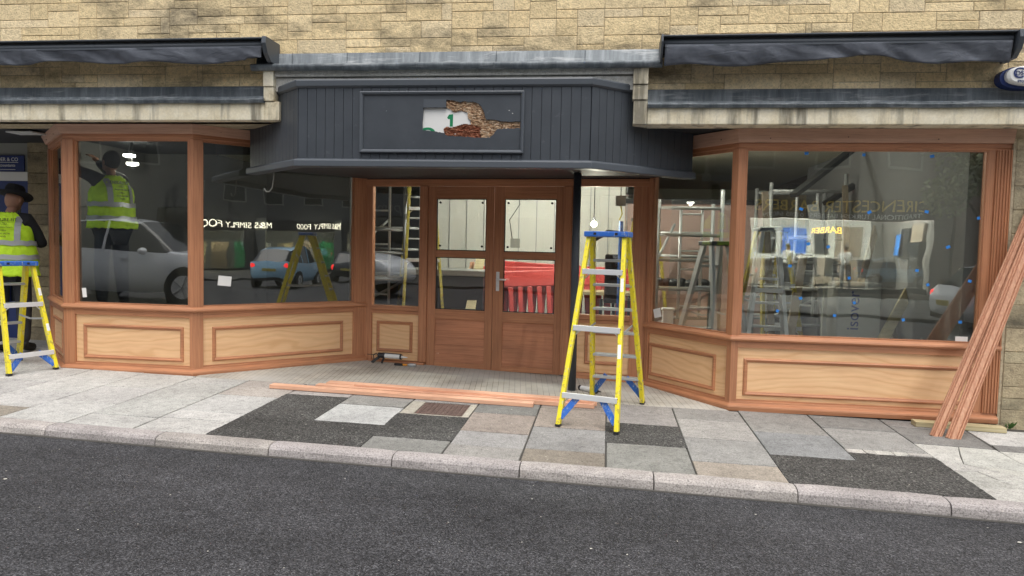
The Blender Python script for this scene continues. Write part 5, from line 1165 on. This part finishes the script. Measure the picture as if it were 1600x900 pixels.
# ------------------------------------------------------------------ the street behind the camera (seen mirrored in the panes)
def car(label, loc, ang, Lc, Hc, Wc, body, kind='suv', tail=False):
    t = thing('parked_car', label, 'car', (0, 0, 0), 'cars parked behind the camera'); hw = Wc/2
    if kind == 'suv': st = [(0, .45, .80, .80, .72), (.04, .30, 1.02, 1.05, .80), (.13, .26, 1.08, 1.48, .92), (.25, .24, 1.07, 1.60, .98), (.45, .24, 1.04, 1.64, 1), (.58, .24, 1.02, 1.58, 1), (.72, .25, 1.0, 1.04, .99), (.86, .27, .96, .98, .95), (.96, .32, .82, .84, .86), (1, .42, .66, .67, .74)]
    else: st = [(0, .42, .72, .74, .78), (.035, .28, .95, 1.0, .90), (.16, .24, .97, 1.40, .96), (.32, .22, .96, 1.49, .99), (.50, .22, .94, 1.47, 1), (.62, .22, .93, 1.36, 1), (.78, .24, .92, .95, .98), (.90, .26, .86, .88, .92), (.97, .3, .74, .75, .84), (1, .4, .6, .61, .7)]
    k = Hc/1.64 if kind == 'suv' else Hc/1.49; body_, glass_ = MB(), MB(); rg = []
    for (f_, zb, zl, zr, wf) in st:
        x = (f_-.5)*Lc; w_ = hw*wf; wr = w_*.76 if zr > zl+.1 else w_*.80; zm = (zb+zl)/2
        half = [(w_*.90, zb*k), (w_, zm*k*.85), (w_*1.0, zm*k*1.15), (w_*.955, zl*k), (wr, (zr-.03)*k if zr > zl+.1 else zr*k), (wr*.82, zr*k), (0, (zr+.02)*k)]
        rg.append([Vector((x, y, z)) for y, z in half]+[Vector((x, -y, z)) for y, z in half[-2::-1]])
    n_ = len(rg[0]); allv = [p for r_ in rg for p in r_]; bf, gf = [], []
    for i in range(len(rg)-1):
        gl = max(st[i][3]-st[i][2], st[i+1][3]-st[i+1][2]) > .2
        for j in range(n_-1):
            f4 = (i*n_+j, (i+1)*n_+j, (i+1)*n_+j+1, i*n_+j+1)
            side = j in (3, n_-5)
            scr_ = gl and (min(st[i][3]-st[i][2], st[i+1][3]-st[i+1][2]) < .15) and 3 < j < n_-5
            (gf if (gl and side) or scr_ else bf).append(f4)
        bf.append((i*n_+n_-1, (i+1)*n_+n_-1, (i+1)*n_, i*n_))
    bf += [tuple(range(n_)), tuple((len(rg)-1)*n_+j for j in range(n_))[::-1]]
    body_.add(allv, bf); glass_.add(allv, gf)
    body_.build('body', body, t, smooth=True); glass_.build('window_glass', M['cglass'], t, smooth=True)
    # pillars
    pl_ = MB()
    for fi in (3, 4):
        for sg_ in (0, 1):
            r_ = rg[fi]; a, b = (r_[3], r_[4]) if sg_ == 0 else (r_[-4], r_[-5]); pl_.tube([a, b], .028, 6)
    pl_.build('pillar', body, t)
    wr_ = .35*k if kind == 'suv' else .31
    for fx_ in (.185, .80):
        for sg_ in (-1, 1):
            x = (fx_-.5)*Lc; ar_ = MB(); ar_.tube([(x, sg_*(hw*.80), wr_), (x, sg_*(hw*.995), wr_)], wr_+.05, 24); ar_.build('wheel_arch', M['black'], t, smooth=False)
            w1 = MB(); w1.tube([(x, sg_*(hw*.82), wr_), (x, sg_*(hw*1.0+.006), wr_)], wr_, 24); wo = w1.build('wheel', M['black'], t)
            w2 = MB(); w2.tube([(x, sg_*(hw*1.0), wr_), (x, sg_*(hw*1.0+.012), wr_)], wr_*.66, 20); w2.build('rim', M['alu'], wo)
            for q2 in range(5):
                a = q2*1.257; sp2 = MB(); sp2.bar((x, sg_*(hw+.016), wr_), (x+math.cos(a)*wr_*.62, sg_*(hw+.016), wr_+math.sin(a)*wr_*.62), .006, .05, up=(0, 1, 0)); sp2.build('spoke', M['alud'], wo)
    for sg_ in (-1, 1):
        MB().ball((-Lc*.478, sg_*hw*.74, .80*k), (.06, .09, .13), 10, 8).build('tail_light', M['tail'], t, smooth=True)
        MB().ball((Lc*.455, sg_*hw*.66, .70*k), (.10, .13, .07), 10, 8).build('headlight', M['film'], t, smooth=True)
        MB().ball((Lc*.13, sg_*(hw+.06), 1.03*k), (.07, .10, .07), 10, 8).build('wing_mirror', body, t, smooth=True)
        for dx in (-.16, .04): MB().box((dx*Lc-.09, sg_*hw*1.0-.01, .86*k), (dx*Lc+.09, sg_*hw*1.0+.012, .885*k)).build('door_handle', M['alu'], t)
    MB().box((-Lc*.5-.012, -.26, .62*k), (-Lc*.5+.03, .26, .74*k)).build('number_plate', mat('plate_yellow', (.6, .5, .1), .4), t)
    MB().box((-Lc*.49, -hw*.8, .28), (-Lc*.49+.05, hw*.8, .45)).build('bumper', M['blackp'], t)
    t.location = loc; t.rotation_euler = (0, 0, ang); return t
def paint(name, c, me_=.35): m_ = mat(name, c, .32, me_); m_.node_tree.nodes['Principled BSDF'].inputs['Coat Weight'].default_value = .8; m_.node_tree.nodes['Principled BSDF'].inputs['Coat Roughness'].default_value = .05; return m_
car('silver family car mirrored in the front pane of the left bay', (-9.45, -.45, rz(-9.4, 0)), 0, 4.75, 1.66, 1.86, paint('silver_paint', (.90, .93, .97), .0))
car('pale blue small hatchback mirrored from behind in the angled left pane', (14.6, -.7, rz(14, 0)), R(-3), 3.57, 1.49, 1.63, paint('pale_blue_paint', (.42, .72, .96), .0), 'hatch')
car('white car with lit red tail light mirrored at the right of the wide pane', (9.35, -3.0, rz(9.3, 0)), 0, 4.5, 1.5, 1.8, paint('white_paint_car', (.8, .82, .84), 0))
car('dark car parked beyond the blue hatchback', (21.5, -.2, rz(21, 0)), 0, 4.3, 1.45, 1.78, paint('dark_paint', (.03, .035, .045)))
# opposite pavement
op = MB(); op.prism([(-60, -16), (60, -16), (60, -5), (-60, -5)], lambda x, y: -.5-.0165*x, lambda x, y: .04-.0165*x); tag(op.build('opposite_pavement', M['patch']), kind='structure')
def shop(name, label, x0, x1, Y, zh, wallc, bays, text_s=None, tm=None, fasc=None, litroom=True, sub=None, top_windows=True, T0=None, kind_m=None):
    """facade facing +Y at Y; returns the Empty"""
    t = thing(name, label, 'building', ((x0+x1)/2, Y, 0)); wm = stone(name+'_render', wallc, .3, .3, False); zg = -.35
    q_ = MB(); q_.box((x0, Y-6, 3.3), (x1, Y, zh)); 
    edges = [x0]+[e for b in bays for e in b]+[x1]
    for i in range(0, len(edges), 2): q_.box((edges[i], Y-.5, zg), (edges[i+1], Y, 3.3))
    q_.box((x0, Y-6, zg), (x1, Y-5.9, 3.3)); q_.box((x0, Y-6, zg), (x0+.1, Y-.5, 3.3)); q_.box((x1-.1, Y-6, zg), (x1, Y-.5, 3.3)); q_.build('wall', wm, t)
    MB().box((x0+.1, Y-5.9, zg), (x1-.1, Y, .02-.0165*x0*0)).build('floor', M['floor'], t)
    for a, b in bays:
        MB().box((a, Y-.30, .15), (b, Y-.27, 2.6)).build('window', M['glass'] , t)
        MB().box((a, Y-.35, .02), (b, Y-.2, .2)).build('stall_riser', M['blackp'], t)
        fb = MB(); fb.box((a, Y-.02, 2.62), (b, Y+.08, 3.3)); fb.build('fascia', fasc or M['blackp'], t)
    if top_windows:
        x = x0+1.2
        while x < x1-1.2:
            for z in (4.3, 7.1):
                if z+1.4 < zh:
                    fo = MB().box((x-.6, Y-.01, z), (x+.6, Y+.04, z+1.4)).build('window', M['greyw'], t); MB().box((x-.52, Y+.03, z+.08), (x+.52, Y+.05, z+1.32)).build('pane', M['cglass'], fo)
            x += 2.4
    return t
# barber shop straight opposite
bs = shop('barber_shop', 'opposite shop with gold barber lettering and a brightly lit room, mirrored in the wide pane', 4.0, 11.6, -13, 9, (.17, .16, .145), [(5.0, 11.0)], fasc=mat('bronze_fascia', (.05, .045, .04), .5))
gold = mat('gold_letters', (.80, .58, .14), .5)
text('sign_lettering', 'CIRENCESTER BARBERS', .55, (7.95, -12.915, 3.06), (-1, 0, 0), (0, 1, 0), gold, bs, .01, width=5.7)
text('sign_lettering', 'TRADITIONAL TURKISH BARBERS   01285 640379', .22, (7.95, -12.915, 2.74), (-1, 0, 0), (0, 1, 0), M['film'], bs, .01, width=5.2)
MB().box((5.05, -18.85, .05), (10.95, -18.8, 3.2)).build('back_wall', M['plaster'], bs)
for i, (a, b, z0, z1, mm) in enumerate(((5.2, 6.6, .1, 1.2, 'oldwood'), (6.7, 8.4, .1, 1.2, 'blackp'), (8.5, 10.8, .1, 1.2, 'oldwood'), (5.4, 6.0, 1.5, 2.5, 'dot'), (6.4, 7.1, 1.4, 2.4, 'cglass'), (7.4, 8.3, 1.4, 2.5, 'blue'), (8.7, 9.3, 1.4, 2.3, 'cglass'), (9.6, 10.6, 1.3, 2.6, 'oldwood'))):
    MB().box((a, -18.8, z0), (b, -18.7 if z0 > 1 else -18.3, z1)).build('mirror' if z0 > 1 else 'counter', M[mm], bs)
for k_, (y_, z0, z1, mm) in enumerate(((-17.8, .1, 1.1, 'blackp'), (-16.4, 1.3, 2.5, 'cglass'), (-15.2, 1.2, 2.6, 'oldwood'), (-14.2, .1, 1.9, 'cglass'), (-16.9, 1.4, 2.3, 'dot'))):
    MB().box((11.38 if z0 > 1 else 10.9, y_-.45, z0), (11.48, y_+.45, z1)).build('mirror' if z0 > 1 else 'cabinet', M[mm], bs)
for i in range(5):
    MB().box((5.3+i*1.15, -17.0, 3.0), (6.0+i*1.15, -14.0, 3.04)).build('ceiling_panel', M['lit'], bs)
for i in range(2): plight((6.5+i*3, -15.5, 2.85), 1300, (1, .98, .92), .06, par=bs)
text('window_lettering', 'BARBER', .30, (7.6, -13.25, 2.25), (-1, 0, 0), (0, 1, 0), mat('amber_sign', (1, .6, .1), .5, emit=(1, .6, .1), estr=5), bs, .01)
Jc = dict(stand, elL=(-.24, .12, 1.18), wrL=(-.12, .34, 1.25), elR=(.24, .12, 1.18), wrR=(.12, .34, 1.25))
M['wjk'] = mat('white_tunic', (.6, .6, .6), .8)
for i, (x, y, lb) in enumerate(((8.9, -15.2, 'barber in white tunic nearer the left of the lit shop opposite'), (6.9, -15.6, 'barber in white tunic nearer the right of the lit shop opposite'))):
    person(lb, (x, y), .02, R(-80+i*40), Jc, 'hair', 'barbers in the shop opposite', vest=False, jm='wjk')
for i, x in enumerate((6.4, 7.6, 8.4, 9.6)):
    t = thing('barber_chair', ('first', 'second', 'third', 'fourth')[i]+' dark barber chair from the right in the lit shop opposite', 'chair', (x, -15, .02), 'barber chairs')
    MB().box((x-.28, -15.2, .5), (x+.28, -14.7, .62)).build('seat', M['blackp'], t, bevel=.04); MB().box((x-.26, -15.3, .6), (x+.26, -15.2, 1.25)).build('backrest', M['blackp'], t, bevel=.04); MB().tube([(x, -14.95, .02), (x, -14.95, .5)], .06, 12).build('base', M['alu'], t)
shop('corner_shop', 'grey rendered building mirrored at the left of the wide pane', -1.5, 3.9, -13, 10, (.16, .155, .14), [(-1.0, 3.0)])
bn = thing('banner', 'tall red and white banner on the opposite facade', 'banner', (6.1-2.7, -12.8, 0))
MB().box((3.3, -12.95, .4), (3.75, -12.88, 2.9)).build('red_panel', M['red'], bn); MB().box((3.78, -12.95, .4), (4.0, -12.88, 2.9)).build('white_panel', M['white'], bn)
l1 = shop('store_building', 'pale building with columns mirrored behind the silver car', -24, -10, -13, 10, (.16, .16, .155), [(-23, -19), (-17.5, -14.0), (-12.8, -10.6)], fasc=mat('grey_fascia', (.12, .12, .12), .5))
text('sign_lettering', 'pomer', .7, (-15.3, -12.9, 2.98), (-1, 0, 0), (0, 1, 0), M['greyw'], l1, .01)
shop('plain_building', 'dark fronted building opposite, between the columned one and the corner shop', -9.9, -1.6, -13, 8.5, (.13, .12, .105), [(-9, -5.8), (-5, -2.2)])
shop('brick_building', 'brown building beyond the barber shop', 11.7, 19, -13, 8, (.25, .2, .16), [(12.5, 15), (15.6, 18.2)])
# food store closing the street to the right: built facing -X-ish then turned
gs = shop('food_store', 'dark columned food store with lit lettering and red panels, mirrored in the angled left pane', -14, 14, 0, 8.5, (.12, .125, .13), [(-13, -8.2), (-7.4, -2.6), (-1.8, 3.0), (3.8, 8.6), (9.4, 13.4)], fasc=mat('dark_fascia', (.03, .03, .033), .4))
ang_ = math.atan2(.36, -.93) - math.pi/2
# (the store's own frame faces +Y; turn it towards the pane)
for s__, x_, w__ in (('M&S SIMPLY FOOD', 2.0, 2.8), ('M&S SIMPLY FOOD', -3.2, 4.5)):
    text('sign_lettering', s__, .52, (x_, .55, 2.95), (-1, 0, 0), (0, 1, 0), M['neon'], gs, .02, width=w__)
for i in range(6):
    for k in range(3): MB().box((-12+i*4.2, -5+k*1.5, 3.05), (-10.4+i*4.2, -4.8+k*1.5, 3.1)).build('ceiling_panel', M['lit'], gs)
for x_ in (4.2, 9.8): MB().box((x_, -.26, .2), (x_+3.4, -.2, 2.6)).build('red_panel', mat('dark_red_panel', (.16, .02, .018), .5), gs)
for x_ in (-12.8, -7.2, -1.6, 3.2, 8.8): MB().box((x_-.25, 0, -.3), (x_+.25, .5, 3.35)).build('column', M['greyw'], gs)
for i in range(12):
    MB().box((-12+i*1.4, -3.2, .1), (-11+i*1.4, -2.8, 1.9)).build('shelf_unit', [M['softw'], M['oldwood'], M['green'], M['white']][i % 4], gs)
plight((-5, -2.2, 2.8), 500, (1, .88, .6), .06, par=gs); plight((1, -2.2, 2.8), 600, (1, .88, .6), .06, par=gs)
gs.location = (34, -9.5, -.55); gs.rotation_euler = (0, 0, ang_)
# tree opposite
def tree(label, x, y, h, r_, nleaf, seed):
    rn = random.Random(seed); t = thing('street_tree', label, 'tree', (x, y, -.05)); tk = MB(); top = Vector((x+.1, y, h*.55))
    tk.tube([(x, y, -.05), (x+.03, y, h*.25), top], [.16, .12, .08], 10); cents = []
    for k in range(9):
        a = k*2.4; e = Vector((x+math.cos(a)*r_*.7, y+math.sin(a)*r_*.7, h*(.6+.1*(k % 4)))); tk.tube([Vector((x, y, h*(.3+.02*k))), e.lerp(top, .4), e], [.06, .04, .015], 6); cents.append((e, r_*rn.uniform(.35, .55)))
    tk.build('trunk', M['oldwood'], t, smooth=True); cr_ = MB()
    for k in range(nleaf):
        c_, rr_ = rn.choice(cents); d = Vector((rn.gauss(0, 1), rn.gauss(0, 1), rn.gauss(0, .8))).normalized()*rr_*rn.random()**.4; p = c_+d; s_ = rn.uniform(.05, .09); u = Vector((rn.gauss(0, 1), rn.gauss(0, 1), rn.gauss(0, 1))).normalized(); v = u.orthogonal().normalized(); k_ = rn.uniform(.7, 1.3); cr_.col = (.22*k_, .25*k_, .13*k_)
        cr_.add([p-u*s_, p+v*s_*.5, p+u*s_, p-v*s_*.5], [(0, 1, 2, 3)])
    lm = mat('leaf_green', (.06, .09, .03), .6); q_ = NT(lm); q_.base(q_.attr()); cr_.build('crown', lm, t)
tree('leafy tree across the street mirrored at the top right of the wide pane', 9.7, -6.2, 4.9, 1.7, 6000, 4)
